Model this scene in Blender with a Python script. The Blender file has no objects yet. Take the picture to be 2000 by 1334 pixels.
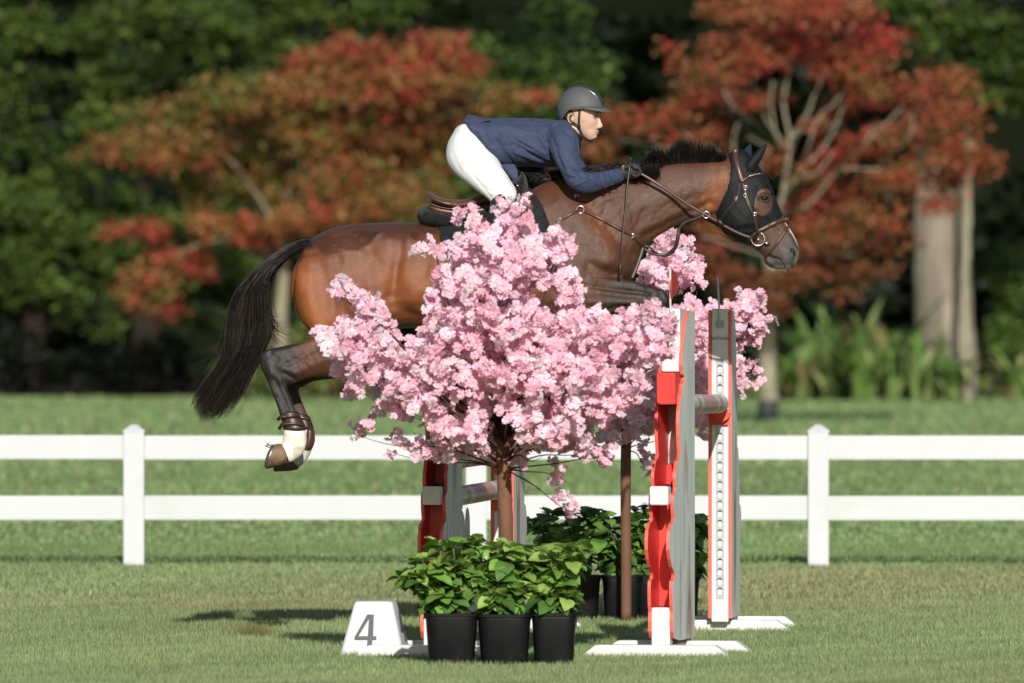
import bpy, bmesh, math, random
import numpy as np
from mathutils import Vector, Matrix
from mathutils.bvhtree import BVHTree

# ------------------------------------------------------------------ camera, world, sun, exposure
SC = bpy.context.scene
COL = SC.collection
F = 19650.0            # focal length in pixels of a 2000 px wide frame
CAMZ, HOR = 1.7, 603.0
cam = bpy.data.cameras.new('camera')
camo = bpy.data.objects.new('camera', cam)
COL.objects.link(camo)
camo.location = (0, 0, CAMZ)
camo.rotation_euler = (math.radians(90), 0, 0)
cam.sensor_width = 36.0
cam.lens = F / 2000 * 36.0
cam.shift_y = -(667.0 - HOR) / 2000.0
cam.clip_start = 0.5
cam.clip_end = 3000
cam.dof.use_dof = True
cam.dof.focus_distance = 51.6
cam.dof.aperture_fstop = 4.6
SC.camera = camo

SUN_K = 2.25           # metres of shadow per metre of height
elev = math.atan(1 / SUN_K)
side = math.radians(-4.5)   # sun stands a little right of the camera axis
wd = bpy.data.worlds.new('World')
SC.world = wd
wd.use_nodes = True
nt = wd.node_tree
nt.nodes.clear()
sky = nt.nodes.new('ShaderNodeTexSky')
sky.sky_type = 'NISHITA'
sky.sun_disc = False
sky.sun_elevation = elev
sky.sun_rotation = math.radians(180) + side
bg = nt.nodes.new('ShaderNodeBackground')
bg.inputs[1].default_value = 0.065
ow = nt.nodes.new('ShaderNodeOutputWorld')
nt.links.new(sky.outputs[0], bg.inputs[0])
nt.links.new(bg.outputs[0], ow.inputs[0])
sd = bpy.data.lights.new('sun', 'SUN')
sd.energy = 4.5
sd.angle = math.radians(0.5)
sd.color = (1.0, 0.955, 0.88)
so = bpy.data.objects.new('sun', sd)
COL.objects.link(so)
dirv = Vector((math.sin(side) * math.cos(elev), math.cos(side) * math.cos(elev), -math.sin(elev)))
so.rotation_euler = dirv.to_track_quat('-Z', 'Y').to_euler()
so.location = (0, -20, 30)
SC.view_settings.view_transform = 'Standard'
SC.view_settings.look = 'None'
SC.view_settings.exposure = 0.18
SC.view_settings.gamma = 1.0
SC.view_settings.use_curve_mapping = False
SC.cycles.use_denoising = True
SC.cycles.max_bounces = 8
SC.cycles.transparent_max_bounces = 4
SC.render.use_persistent_data = False

R = random.Random(7)
NR = np.random.default_rng(7)
PI = math.pi


def W(px, py, Y, dy=0.0):
    return Vector(((px - 1000) / F * Y, Y + dy, CAMZ - (py - HOR) / F * Y))


# ------------------------------------------------------------------ materials
def mat(name, c1, c2=None, rough=0.6, spec=0.4, scale=8.0, detail=5, bump=0.0, bscale=60.0, metal=0.0,
        c3=None, scale3=1.0, lim3=(0.5, 0.65), sheen=0.0, trans=0.0, stretch=(1, 1, 1), attr=None, coat=0.0,
        rnd=0.0, lim=(0.3, 0.7), bdist=0.01, rvar=0.0):
    m = bpy.data.materials.new(name)
    m.use_nodes = True
    n = m.node_tree
    N = n.nodes
    L = n.links
    b = N['Principled BSDF']
    b.inputs['Roughness'].default_value = rough
    b.inputs['Specular IOR Level'].default_value = spec
    b.inputs['Metallic'].default_value = metal
    if sheen:
        b.inputs['Sheen Weight'].default_value = sheen
        b.inputs['Sheen Roughness'].default_value = 0.4
    if coat:
        b.inputs['Coat Weight'].default_value = coat
        b.inputs['Coat Roughness'].default_value = 0.15
    tc = N.new('ShaderNodeTexCoord')
    mp = N.new('ShaderNodeMapping')
    mp.inputs['Scale'].default_value = stretch
    L.new(tc.outputs['Object'], mp.inputs[0])

    def noise(sc, det):
        t = N.new('ShaderNodeTexNoise')
        t.inputs['Scale'].default_value = sc
        t.inputs['Detail'].default_value = det
        t.inputs['Roughness'].default_value = 0.6
        L.new(mp.outputs[0], t.inputs['Vector'])
        return t

    def rng(src, a, z):
        r = N.new('ShaderNodeMapRange')
        r.inputs['From Min'].default_value = a
        r.inputs['From Max'].default_value = z
        L.new(src, r.inputs[0])
        return r.outputs[0]

    def mixc(f, a, z, mode='MIX'):
        x = N.new('ShaderNodeMix')
        x.data_type = 'RGBA'
        x.blend_type = mode
        for s, v in ((x.inputs[0], f), (x.inputs[6], a), (x.inputs[7], z)):
            if isinstance(v, (tuple, list)):
                s.default_value = (*v[:3], 1)
            elif isinstance(v, (int, float)):
                s.default_value = v
            else:
                L.new(v, s)
        return x.outputs[2]
    nz = noise(scale, detail)
    if attr:
        a = N.new('ShaderNodeAttribute')
        a.attribute_name = attr
        d = mixc(rng(nz.outputs[0], *lim), c1, c2 or c1)
        col = mixc(1.0, a.outputs['Color'], d, 'MULTIPLY')
    else:
        col = mixc(rng(nz.outputs[0], *lim), c1, c2 or c1)
    if c3:
        n3 = noise(scale3, 6)
        col = mixc(rng(n3.outputs[0], *lim3), col, c3)
    if rnd:
        oi = N.new('ShaderNodeObjectInfo')
        hv = N.new('ShaderNodeHueSaturation')
        mr = N.new('ShaderNodeMapRange')
        mr.inputs['To Min'].default_value = 1 - rnd
        mr.inputs['To Max'].default_value = 1 + rnd
        L.new(oi.outputs['Random'], mr.inputs[0])
        L.new(mr.outputs[0], hv.inputs['Value'])
        L.new(col, hv.inputs['Color'])
        col = hv.outputs[0]
    L.new(col, b.inputs['Base Color'])
    if rvar:
        nr = noise(scale * 0.7, 4)
        mr = N.new('ShaderNodeMapRange')
        mr.inputs['To Min'].default_value = rough - rvar
        mr.inputs['To Max'].default_value = rough + rvar
        L.new(nr.outputs[0], mr.inputs[0])
        L.new(mr.outputs[0], b.inputs['Roughness'])
    if bump:
        nb = noise(bscale, 4)
        bp = N.new('ShaderNodeBump')
        bp.inputs['Strength'].default_value = bump
        bp.inputs['Distance'].default_value = bdist
        L.new(nb.outputs[0], bp.inputs['Height'])
        L.new(bp.outputs[0], b.inputs['Normal'])
    if trans:
        tr = N.new('ShaderNodeBsdfTranslucent')
        L.new(col, tr.inputs[0])
        ms = N.new('ShaderNodeMixShader')
        ms.inputs[0].default_value = trans
        L.new(b.outputs[0], ms.inputs[1])
        L.new(tr.outputs[0], ms.inputs[2])
        L.new(ms.outputs[0], N['Material Output'].inputs[0])
    return m


# ------------------------------------------------------------------ mesh helpers
def tag(o, label=None, cat=None, group=None, kind=None):
    if label: o['label'] = label
    if cat: o['category'] = cat
    if group: o['group'] = group
    if kind: o['kind'] = kind
    return o


def thing(name, loc, label, cat, group=None):
    o = bpy.data.objects.new(name, None)
    COL.objects.link(o)
    o.empty_display_size = 0.1
    o.location = loc
    return tag(o, label, cat, group)


def origin(o):
    v = Vector((0, 0, 0))
    while o is not None:
        v = v + o.location
        o = o.parent
    return v


def npmesh(name, V, Fc, smooth=False, mats=None, mi=None, col=None):
    """V (n,3) array, Fc (m,k) array of equal-sided faces"""
    V = np.asarray(V, dtype=np.float32)
    Fc = np.asarray(Fc, dtype=np.int32)
    m = bpy.data.meshes.new(name)
    m.vertices.add(len(V))
    m.vertices.foreach_set('co', V.ravel())
    k = Fc.shape[1]
    m.loops.add(Fc.size)
    m.loops.foreach_set('vertex_index', Fc.ravel())
    m.polygons.add(len(Fc))
    m.polygons.foreach_set('loop_start', np.arange(0, Fc.size, k, dtype=np.int32))
    m.polygons.foreach_set('loop_total', np.full(len(Fc), k, dtype=np.int32))
    if mi is not None:
        m.polygons.foreach_set('material_index', np.asarray(mi, dtype=np.int32))
    m.update(calc_edges=True)
    m.validate()
    if smooth:
        m.polygons.foreach_set('use_smooth', np.ones(len(m.polygons), dtype=bool))
    for x in (mats or []):
        m.materials.append(x)
    if col is not None:
        vcol(m, col)
    return m


def vcol(m, col):
    a = m.color_attributes.new('Col', 'FLOAT_COLOR', 'POINT')
    c = np.ones((len(m.vertices), 4), dtype=np.float32)
    c[:, :3] = col
    a.data.foreach_set('color', c.ravel())


def link(name, m, parent=None, loc=None, world=True):
    """link mesh m (world coordinates when world) under parent"""
    o = bpy.data.objects.new(name, m)
    COL.objects.link(o)
    if parent is not None:
        o.parent = parent
        if world:
            m.transform(Matrix.Translation(-origin(parent)))
    elif loc is not None and world:
        m.transform(Matrix.Translation(-Vector(loc)))
        o.location = loc
    return o


class MB:
    def __init__(s):
        s.v = []; s.f = []; s.mi = []; s.cur = 0

    def face(s, *idx):
        s.f.append(tuple(idx)); s.mi.append(s.cur)

    def rings(s, rings, cap=True, closed=False):
        n = len(rings[0]); b0 = len(s.v)
        for r in rings: s.v += [tuple(p) for p in r]
        for i in range(len(rings) - 1):
            for j in range(n):
                k = (j + 1) % n
                s.face(b0 + i * n + j, b0 + i * n + k, b0 + (i + 1) * n + k, b0 + (i + 1) * n + j)
        if closed:
            i = len(rings) - 1
            for j in range(n):
                k = (j + 1) % n
                s.face(b0 + i * n + j, b0 + i * n + k, b0 + k, b0 + j)
        elif cap:
            s.face(*[b0 + j for j in range(n)][::-1])
            e = b0 + (len(rings) - 1) * n
            s.face(*[e + j for j in range(n)])
        return s

    def box(s, lo, hi, M=None):
        x0, y0, z0 = lo; x1, y1, z1 = hi
        P = [Vector(p) for p in ((x0, y0, z0), (x1, y0, z0), (x1, y1, z0), (x0, y1, z0),
                                 (x0, y0, z1), (x1, y0, z1), (x1, y1, z1), (x0, y1, z1))]
        if M is not None: P = [M @ p for p in P]
        b = len(s.v); s.v += [tuple(p) for p in P]
        for q in ((0, 3, 2, 1), (4, 5, 6, 7), (0, 1, 5, 4), (1, 2, 6, 5), (2, 3, 7, 6), (3, 0, 4, 7)):
            s.face(*[b + i for i in q])
        return s

    def tube(s, pts, rad, n=8, cap=True, closed=False, flat=1.0):
        pts = [Vector(p) for p in pts]
        if not hasattr(rad, '__len__'): rad = [rad] * len(pts)
        rs = []; up = None; m = len(pts)
        for i, p in enumerate(pts):
            if closed: t = pts[(i + 1) % m] - pts[i - 1]
            else: t = pts[min(i + 1, m - 1)] - pts[max(i - 1, 0)]
            if t.length < 1e-9: t = Vector((0, 0, 1))
            t.normalize()
            if up is None:
                up = Vector((0, 1, 0)) if abs(t.y) < 0.9 else Vector((0, 0, 1))
            a = (up - t * up.dot(t)).normalized()
            up = a
            c = t.cross(a)
            rs.append([p + (a * math.cos(q) * flat + c * math.sin(q)) * rad[i]
                       for q in (2 * PI * j / n for j in range(n))])
        return s.rings(rs, cap and not closed, closed)

    def prism(s, poly, d):
        """closed polygon poly (3D list) extruded by vector d"""
        n = len(poly); b = len(s.v); d = Vector(d)
        s.v += [tuple(p) for p in poly] + [tuple(Vector(p) + d) for p in poly]
        s.face(*range(b, b + n)); s.face(*range(b + 2 * n - 1, b + n - 1, -1))
        for i in range(n):
            j = (i + 1) % n
            s.face(b + i, b + n + i, b + n + j, b + j)
        return s

    def strap(s, pts, w, th, nrm=(0, -1, 0)):
        """flat band: width w in the plane, thickness th along nrm"""
        nrm = Vector(nrm).normalized(); rs = []
        pts = [Vector(p) for p in pts]
        for i, p in enumerate(pts):
            t = (pts[min(i + 1, len(pts) - 1)] - pts[max(i - 1, 0)]).normalized()
            c = t.cross(nrm)
            c = c.normalized() if c.length > 1e-5 else Vector((0, 0, 1))
            n2 = c.cross(t).normalized() 
            if n2.dot(nrm) < 0: n2 = -n2
            ww = (w[i] if hasattr(w, '__len__') else w) / 2
            rs.append([p + c * ww, p + c * ww * 0.85 + n2 * th, p - c * ww * 0.85 + n2 * th, p - c * ww])
        return s.rings(rs)

    def sphere(s, c, r, nu=12, nv=8, M=None):
        c = Vector(c)
        r = r if hasattr(r, '__len__') else (r, r, r)
        rs = []
        for i in range(1, nv):
            a = PI * i / nv
            ring = []
            for j in range(nu):
                b = 2 * PI * j / nu
                p = Vector((r[0] * math.sin(a) * math.cos(b), r[1] * math.sin(a) * math.sin(b), r[2] * math.cos(a)))
                if M is not None: p = M @ p
                ring.append(c + p)
            rs.append(ring)
        s.rings(rs, cap=False)
        b0 = len(s.v) - len(rs) * nu
        for z, base, fl in ((r[2], b0, False), (-r[2], b0 + (len(rs) - 1) * nu, True)):
            p = Vector((0, 0, z))
            if M is not None: p = M @ p
            s.v.append(tuple(c + p)); k = len(s.v) - 1
            for j in range(nu):
                q = (base + j, base + (j + 1) % nu)
                s.face(k, q[0], q[1]) if fl is False else s.face(k, q[1], q[0])
        return s

    def mesh(s, name, mats=None, smooth=True, fix=True):
        m = bpy.data.meshes.new(name)
        m.from_pydata(s.v, [], s.f)
        if mats:
            for x in (mats if isinstance(mats, (list, tuple)) else [mats]): m.materials.append(x)
            m.polygons.foreach_set('material_index', s.mi)
        if fix:
            bm = bmesh.new(); bm.from_mesh(m)
            bmesh.ops.recalc_face_normals(bm, faces=bm.faces)
            bm.to_mesh(m); bm.free()
        if smooth:
            m.polygons.foreach_set('use_smooth', np.ones(len(m.polygons), dtype=bool))
        m.update()
        return m

    def obj(s, name, mats, parent=None, smooth=True, bevel=0.0, auto=None, loc=None):
        m = s.mesh(name, mats, smooth)
        if bevel:
            bm = bmesh.new(); bm.from_mesh(m)
            es = [e for e in bm.edges if len(e.link_faces) == 2 and e.calc_face_angle(0) > 0.5]
            bmesh.ops.bevel(bm, geom=es, offset=bevel, segments=2, affect='EDGES', clamp_overlap=True)
            bm.to_mesh(m); bm.free()
        if auto is not None:
            sharp(m, auto)
        return link(name, m, parent, loc)


def sharp(m, ang):
    m.polygons.foreach_set('use_smooth', np.ones(len(m.polygons), dtype=bool))
    m.set_sharp_from_angle(angle=math.radians(ang))


def catmull(rows, k):
    rows = [np.array(r, dtype=float) for r in rows]
    out = []
    n = len(rows)
    for i in range(n - 1):
        p0, p1, p2, p3 = rows[max(i - 1, 0)], rows[i], rows[i + 1], rows[min(i + 2, n - 1)]
        for j in range(k):
            t = j / k
            out.append(0.5 * (2 * p1 + (p2 - p0) * t + (2 * p0 - 5 * p1 + 4 * p2 - p3) * t * t + (3 * p1 - p0 - 3 * p2 + p3) * t ** 3))
    out.append(rows[-1])
    return out


def secloft(mb, secs, Y, k=4, n=20, yo=0.0, ends=True):
    """secs: (ax, ay, bx, by, halfwidth m[, yoff, exponent, bias]); outline points in photo pixels at depth Y"""
    full = []
    for q in secs:
        q = list(q)
        while len(q) < 8: q.append({5: 0.0, 6: 2.0, 7: 0.0}[len(q)])
        full.append(q)
    rs = []
    S = catmull(full, k)
    def ring(q, sc=1.0, push=None):
        a = W(q[0], q[1], Y); b = W(q[2], q[3], Y)
        mid = (a + b) / 2; h = (a - b) / 2; w = q[4]; e = 2.0 / max(q[6], 0.5)
        if push is not None: mid = mid + push
        pts = []
        for j in range(n):
            t = 2 * PI * j / n
            c, s_ = math.cos(t), math.sin(t)
            cc = math.copysign(abs(c) ** e, c); ss = math.copysign(abs(s_) ** e, s_)
            ww = w * (1 - q[7] * cc * 0.5)
            pts.append(mid + h * cc * sc + Vector((0, ss * ww * sc + q[5] + yo, 0)))
        return pts
    if ends:
        m0 = (W(S[0][0], S[0][1], Y) + W(S[0][2], S[0][3], Y)) / 2
        m1 = (W(S[1][0], S[1][1], Y) + W(S[1][2], S[1][3], Y)) / 2
        r = min(S[0][4], (W(S[0][0], S[0][1], Y) - W(S[0][2], S[0][3], Y)).length / 2)
        d = (m0 - m1); d = d.normalized() if d.length > 1e-6 else Vector((1, 0, 0))
        rs.append(ring(S[0], 0.45, d * r * 0.45)); rs.append(ring(S[0], 0.8, d * r * 0.3))
    for q in S: rs.append(ring(q))
    if ends:
        m0 = (W(S[-1][0], S[-1][1], Y) + W(S[-1][2], S[-1][3], Y)) / 2
        m1 = (W(S[-2][0], S[-2][1], Y) + W(S[-2][2], S[-2][3], Y)) / 2
        r = min(S[-1][4], (W(S[-1][0], S[-1][1], Y) - W(S[-1][2], S[-1][3], Y)).length / 2)
        d = (m0 - m1); d = d.normalized() if d.length > 1e-6 else Vector((1, 0, 0))
        rs.append(ring(S[-1], 0.8, d * r * 0.3)); rs.append(ring(S[-1], 0.45, d * r * 0.45))
    mb.rings(rs)
    return mb


def remesh(mb, voxel, iters=4, fac=0.5):
    m = mb.mesh('tmp', None, False)
    o = bpy.data.objects.new('tmp', m); COL.objects.link(o)
    r = o.modifiers.new('r', 'REMESH'); r.mode = 'VOXEL'; r.voxel_size = voxel; r.use_smooth_shade = True
    if iters:
        s = o.modifiers.new('s', 'SMOOTH'); s.factor = fac; s.iterations = iters
    dg = bpy.context.evaluated_depsgraph_get(); dg.update()
    res = bpy.data.meshes.new_from_object(o.evaluated_get(dg))
    bpy.data.objects.remove(o); bpy.data.meshes.remove(m)
    res.polygons.foreach_set('use_smooth', np.ones(len(res.polygons), dtype=bool))
    return res


def getco(m):
    a = np.empty(len(m.vertices) * 3, dtype=np.float32); m.vertices.foreach_get('co', a)
    return a.reshape(-1, 3)


def getno(m):
    a = np.empty(len(m.vertices) * 3, dtype=np.float32); m.vertices.foreach_get('normal', a)
    return a.reshape(-1, 3)


def pix(co, Y):
    return co[:, 0] / Y * F + 1000, HOR - (co[:, 2] - CAMZ) / Y * F


def segd(px, py, x0, y0, x1, y1):
    dx, dy = x1 - x0, y1 - y0
    l2 = dx * dx + dy * dy
    if l2 < 1e-9: return np.hypot(px - x0, py - y0)
    t = np.clip(((px - x0) * dx + (py - y0) * dy) / l2, 0, 1)
    return np.hypot(px - x0 - t * dx, py - y0 - t * dy)


def relief(m, feats, Y, near_only=False, cap=1.0):
    co = getco(m); no = getno(m)
    px, py = pix(co, Y)
    d = np.zeros(len(co), dtype=np.float32)
    for (x0, y0, x1, y1, w, amp) in feats:
        d += amp * np.exp(-(segd(px, py, x0, y0, x1, y1) / w) ** 2)
    d = np.clip(d, -cap, cap)
    f = np.clip(np.abs(no[:, 1]) * 1.6, 0, 1)
    if near_only: f = np.where(no[:, 1] < 0, f, 0)
    co = co + no * (d * f)[:, None]
    m.vertices.foreach_set('co', co.astype(np.float32).ravel())
    m.update()


def vnoise(co, scale, seed=0, oct=3):
    """cheap smooth noise from sums of sines"""
    r = np.random.default_rng(seed); out = np.zeros(len(co)); a = 1.0; tot = 0
    for o in range(oct):
        for k in range(4):
            d = r.normal(size=3); d /= np.linalg.norm(d)
            out += a * np.sin(co @ d * scale * (2 ** o) * (0.7 + r.random() * 0.6) + r.random() * 7)
        tot += a * 2; a *= 0.55
    return out / tot


def inpoly(px, py, poly):
    ins = np.zeros(len(px), dtype=bool); n = len(poly); j = n - 1
    for i in range(n):
        xi, yi = poly[i]; xj, yj = poly[j]
        c = ((yi > py) != (yj > py)) & (px < (xj - xi) * (py - yi) / (yj - yi + 1e-12) + xi)
        ins ^= c; j = i
    return ins


def shell(src, polys, Y, offset, thick, holes=(), cond=None, bound=0.0):
    """cloth or leather lying on src: faces whose side view falls inside polys, edges snapped to the outline"""
    bm = bmesh.new(); bm.from_mesh(src)
    bm.verts.ensure_lookup_table()
    co = np.array([v.co for v in bm.verts]); px, py = pix(co, Y)
    ins = np.zeros(len(co), dtype=bool)
    for p in polys: ins |= inpoly(px, py, p)
    for h in holes: ins &= ~inpoly(px, py, h)
    if cond is not None: ins &= cond(co, px, py)
    kill = [f for f in bm.faces if sum(ins[v.index] for v in f.verts) < 2]
    bmesh.ops.delete(bm, geom=kill, context='FACES')
    loose = [v for v in bm.verts if not v.link_faces]
    bmesh.ops.delete(bm, geom=loose, context='VERTS')
    outl = []
    for p in list(polys) + list(holes):
        for i in range(len(p)): outl.append((*p[i], *p[(i + 1) % len(p)]))
    for v in bm.verts:
        if v.is_boundary:
            x = v.co.x / Y * F + 1000; y = HOR - (v.co.z - CAMZ) / Y * F
            best = None
            for (x0, y0, x1, y1) in outl:
                dx, dy = x1 - x0, y1 - y0
                t = max(0, min(1, ((x - x0) * dx + (y - y0) * dy) / (dx * dx + dy * dy + 1e-9)))
                qx, qy = x0 + t * dx, y0 + t * dy
                d = (qx - x) ** 2 + (qy - y) ** 2
                if best is None or d < best[0]: best = (d, qx, qy)
            if best[0] < 36:
                w = W(best[1], best[2], Y); v.co.x, v.co.z = w.x, w.z
    bm.normal_update()
    for v in bm.verts: v.co += v.normal * offset
    m = bpy.data.meshes.new('shell'); bm.to_mesh(m); bm.free()
    o = bpy.data.objects.new('tmp', m); COL.objects.link(o)
    s = o.modifiers.new('s', 'SOLIDIFY'); s.thickness = thick; s.offset = 1.0
    dg = bpy.context.evaluated_depsgraph_get(); dg.update()
    res = bpy.data.meshes.new_from_object(o.evaluated_get(dg))
    bpy.data.objects.remove(o); bpy.data.meshes.remove(m)
    res.polygons.foreach_set('use_smooth', np.ones(len(res.polygons), dtype=bool))
    return res


def setmat(m, *mats):
    m.materials.clear()
    for x in mats: m.materials.append(x)
    m.polygons.foreach_set('material_index', np.zeros(len(m.polygons), dtype=np.int32))
    return m


def xform(V, M):
    V = np.asarray(V)
    M = np.array(M)
    return V @ M[:3, :3].T + M[:3, 3]
# ------------------------------------------------------------------ ground and lawn
M_lawn = mat('lawn_soil', (0.19, 0.25, 0.10), (0.25, 0.285, 0.13), 0.9, 0.1, 6.0, 8, 0.5, 220, c3=(0.15, 0.22, 0.075),
             scale3=0.35, lim3=(0.42, 0.62), bdist=0.02)
M_blade = mat('grass_blade', (0.9, 0.9, 0.9), (1.05, 1.05, 1.0), 0.55, 0.25, 2.0, 3, attr='Col', trans=0.25)
M_bed = mat('garden_soil', (0.02, 0.016, 0.01), (0.035, 0.028, 0.018), 0.95, 0.05, 3.0, 6, 0.4, 20)  # soil colour darkened to stand for shade under the trees

mb = MB()
xs = [-600, -60, -12, 12, 60, 600]; ys = [-80, 30, 80, 130, 176, 900]
for j in range(len(ys)):
    for i in range(len(xs)): mb.v.append((xs[i], ys[j], 0.0))
for j in range(len(ys) - 1):
    for i in range(len(xs) - 1):
        a = j * len(xs) + i
        mb.face(a, a + 1, a + len(xs) + 1, a + len(xs))
g = mb.obj('lawn', [M_lawn], smooth=False); tag(g, 'mown green lawn running from the jump back to the trees', kind='structure')

# planted ground behind the lawn, a slightly raised bed with a wavering front edge
mb = MB(); pr = []
for i in range(121):
    x = -120 + i * 2.0
    yy = 192 - 0.09 * x + 0.5 * math.sin(x * 0.7) + 0.3 * math.sin(x * 1.9)
    pr.append((x, yy))
n = len(pr); prof = [(0, 0.004), (0.3, 0.06), (6, 0.12), (700, 0.16)]
for (d, z) in prof:
    for (x, y) in pr: mb.v.append((x * (1 if d < 600 else 5), y + d, z))
for r in range(len(prof) - 1):
    for i in range(n - 1):
        a = r * n + i; mb.face(a, a + 1, a + n + 1, a + n)
g = mb.obj('woodland_floor', [M_bed]); tag(g, 'soil under the trees beyond the lawn, darkened for the shade there', kind='structure')


def lawncol(x, y, n, seed):
    """colour of the sward: olive near the camera, drier and tanner in mid field, greener beyond the fence"""
    r = np.random.default_rng(seed + 1000)
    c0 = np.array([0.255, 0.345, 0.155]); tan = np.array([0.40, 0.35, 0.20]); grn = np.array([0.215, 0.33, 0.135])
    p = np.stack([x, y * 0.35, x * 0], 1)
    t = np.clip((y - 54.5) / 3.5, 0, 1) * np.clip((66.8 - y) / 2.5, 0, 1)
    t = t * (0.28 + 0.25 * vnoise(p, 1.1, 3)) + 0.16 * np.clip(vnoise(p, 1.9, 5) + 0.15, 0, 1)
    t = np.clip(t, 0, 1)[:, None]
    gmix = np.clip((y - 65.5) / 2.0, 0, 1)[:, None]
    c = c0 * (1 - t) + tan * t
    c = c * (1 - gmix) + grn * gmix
    k = (0.62 + 0.75 * r.random(n))[:, None]
    dry = (r.random(n) < 0.09 + 0.1 * t[:, 0])[:, None]
    c = np.where(dry, np.array([0.46, 0.41, 0.24]), c)
    return np.clip(c * k * (1 + 0.11 * vnoise(p, 3.3, 9) + 0.13 * vnoise(np.stack([x, y, x * 0], 1), 10.0, 19))[:, None], 0.01, 0.8)


def blades(n, y0, y1, h0, h1, w, seed, power=1.0, xw=1.0):
    r = np.random.default_rng(seed)
    y = y0 + (y1 - y0) * r.random(n) ** power
    x = (r.random(n) - 0.5) * 2 * (1000 / F * y * 1.12 + 0.25) * xw
    h = (h0 + (h1 - h0) * r.random(n)) * np.clip(1 + 0.20 * vnoise(np.stack([x, y, x * 0], 1), 2.6, 4) + 0.22 * vnoise(np.stack([x, y, x * 0], 1), 11.0, 14), .45, 2.0)
    a = r.random(n) * 2 * PI
    lean = 0.65 * r.random(n) * h
    dx, dy = np.cos(a) * w / 2, np.sin(a) * w / 2
    b = r.random(n) * 2 * PI
    V = np.empty((n, 3, 3), dtype=np.float32)
    V[:, 0] = np.stack([x - dx, y - dy, x * 0 - 0.002], 1)
    V[:, 1] = np.stack([x + dx, y + dy, x * 0 - 0.002], 1)
    V[:, 2] = np.stack([x + np.cos(b) * lean, y + np.sin(b) * lean, h], 1)
    c = np.repeat(lawncol(x, y, n, seed)[:, None], 3, 1)
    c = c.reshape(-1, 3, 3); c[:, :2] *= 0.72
    return V.reshape(-1, 3), c.reshape(-1, 3)


VV = []; CC = []
for args in ((300000, 45.2, 58.5, 0.014, 0.033, 0.0042, 1, 1.25), (120000, 57.5, 74.0, 0.016, 0.036, 0.008, 2, 1.0),
             (45000, 73, 112, 0.02, 0.05, 0.03, 3, 1.2), (35000, 108, 196, 0.03, 0.07, 0.08, 4, 1.0)):
    v, c = blades(*args); VV.append(v); CC.append(c)
# the scuffed divot left of the number block
r = np.random.default_rng(44); n = 420
c0 = W(497, 1236, 1.7 * F / (1243 - HOR)); c0.z = 0
a = r.random(n) * 2 * PI; q = np.abs(r.normal(size=n)) * 0.045
x = c0.x + np.cos(a) * q * 1.5; y = c0.y + np.sin(a) * q * 4; h = 0.03 + 0.05 * r.random(n)
V = np.empty((n, 3, 3), dtype=np.float32); w = 0.006
V[:, 0] = np.stack([x - w / 2, y, x * 0], 1); V[:, 1] = np.stack([x + w / 2, y, x * 0], 1)
V[:, 2] = np.stack([x + r.normal(size=n) * 0.03, y - 0.02, h], 1)
c = np.repeat(np.where((r.random(n) < 0.4)[:, None], [0.30, 0.21, 0.11], [0.13, 0.15, 0.06])[:, None], 3, 1)
VV.append(V.reshape(-1, 3)); CC.append(c.reshape(-1, 3))
VV = np.concatenate(VV); CC = np.concatenate(CC)
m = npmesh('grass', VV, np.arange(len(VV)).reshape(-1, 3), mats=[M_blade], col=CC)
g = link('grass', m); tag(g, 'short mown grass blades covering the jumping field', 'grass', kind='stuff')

# ------------------------------------------------------------------ white rail fence
M_vinyl = mat('white_vinyl', (0.525, 0.54, 0.565), (0.495, 0.51, 0.535), 0.42, 0.4, 3.0, 5, 0.0, c3=(0.44, 0.46, 0.41), scale3=1.3, lim3=(0.60, 0.82))
FY = 66.6
fence = thing('rail_fence', (W(922, 1105, FY).x, FY, 0), 'white two-rail vinyl fence crossing the field behind the jump', 'fence')
zt1, zt0 = W(0, 850, FY).z, W(0, 897, FY).z
zb1, zb0 = W(0, 968, FY).z, W(0, 1015.5, FY).z
step = (1598 - 262) / 2 / F * FY
px0 = W(262, 0, FY).x
pw = 0.0675
posts = [px0 + step * k for k in range(-3, 7)]
for x in posts:
    mb = MB(); s = pw; zt = W(0, 843, FY).z; zp = W(0, 829.5, FY).z
    prf = [(s, -0.05), (s, zt - 0.004), (s * 1.06, zt - 0.004), (s * 1.06, zt + 0.008), (s * 0.28, zp), ]
    mb.rings([[(x + u * a, FY + v * a, z) for u, v in ((-1, -1), (1, -1), (1, 1), (-1, 1))] for a, z in prf])
    mb.obj('post', [M_vinyl], fence, smooth=False, bevel=0.003)
for k in range(len(posts) - 1):
    x0, x1 = posts[k] + pw + 0.001, posts[k + 1] - pw - 0.001
    for z0, z1 in ((zt0, zt1), (zb0, zb1)):
        sag = R.uniform(-0.003, 0.003)
        mb = MB(); mb.box((x0, FY - 0.022, z0 + sag), (x1, FY + 0.022, z1 + sag))
        mb.obj('rail', [M_vinyl], fence, smooth=False, bevel=0.005)
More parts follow.
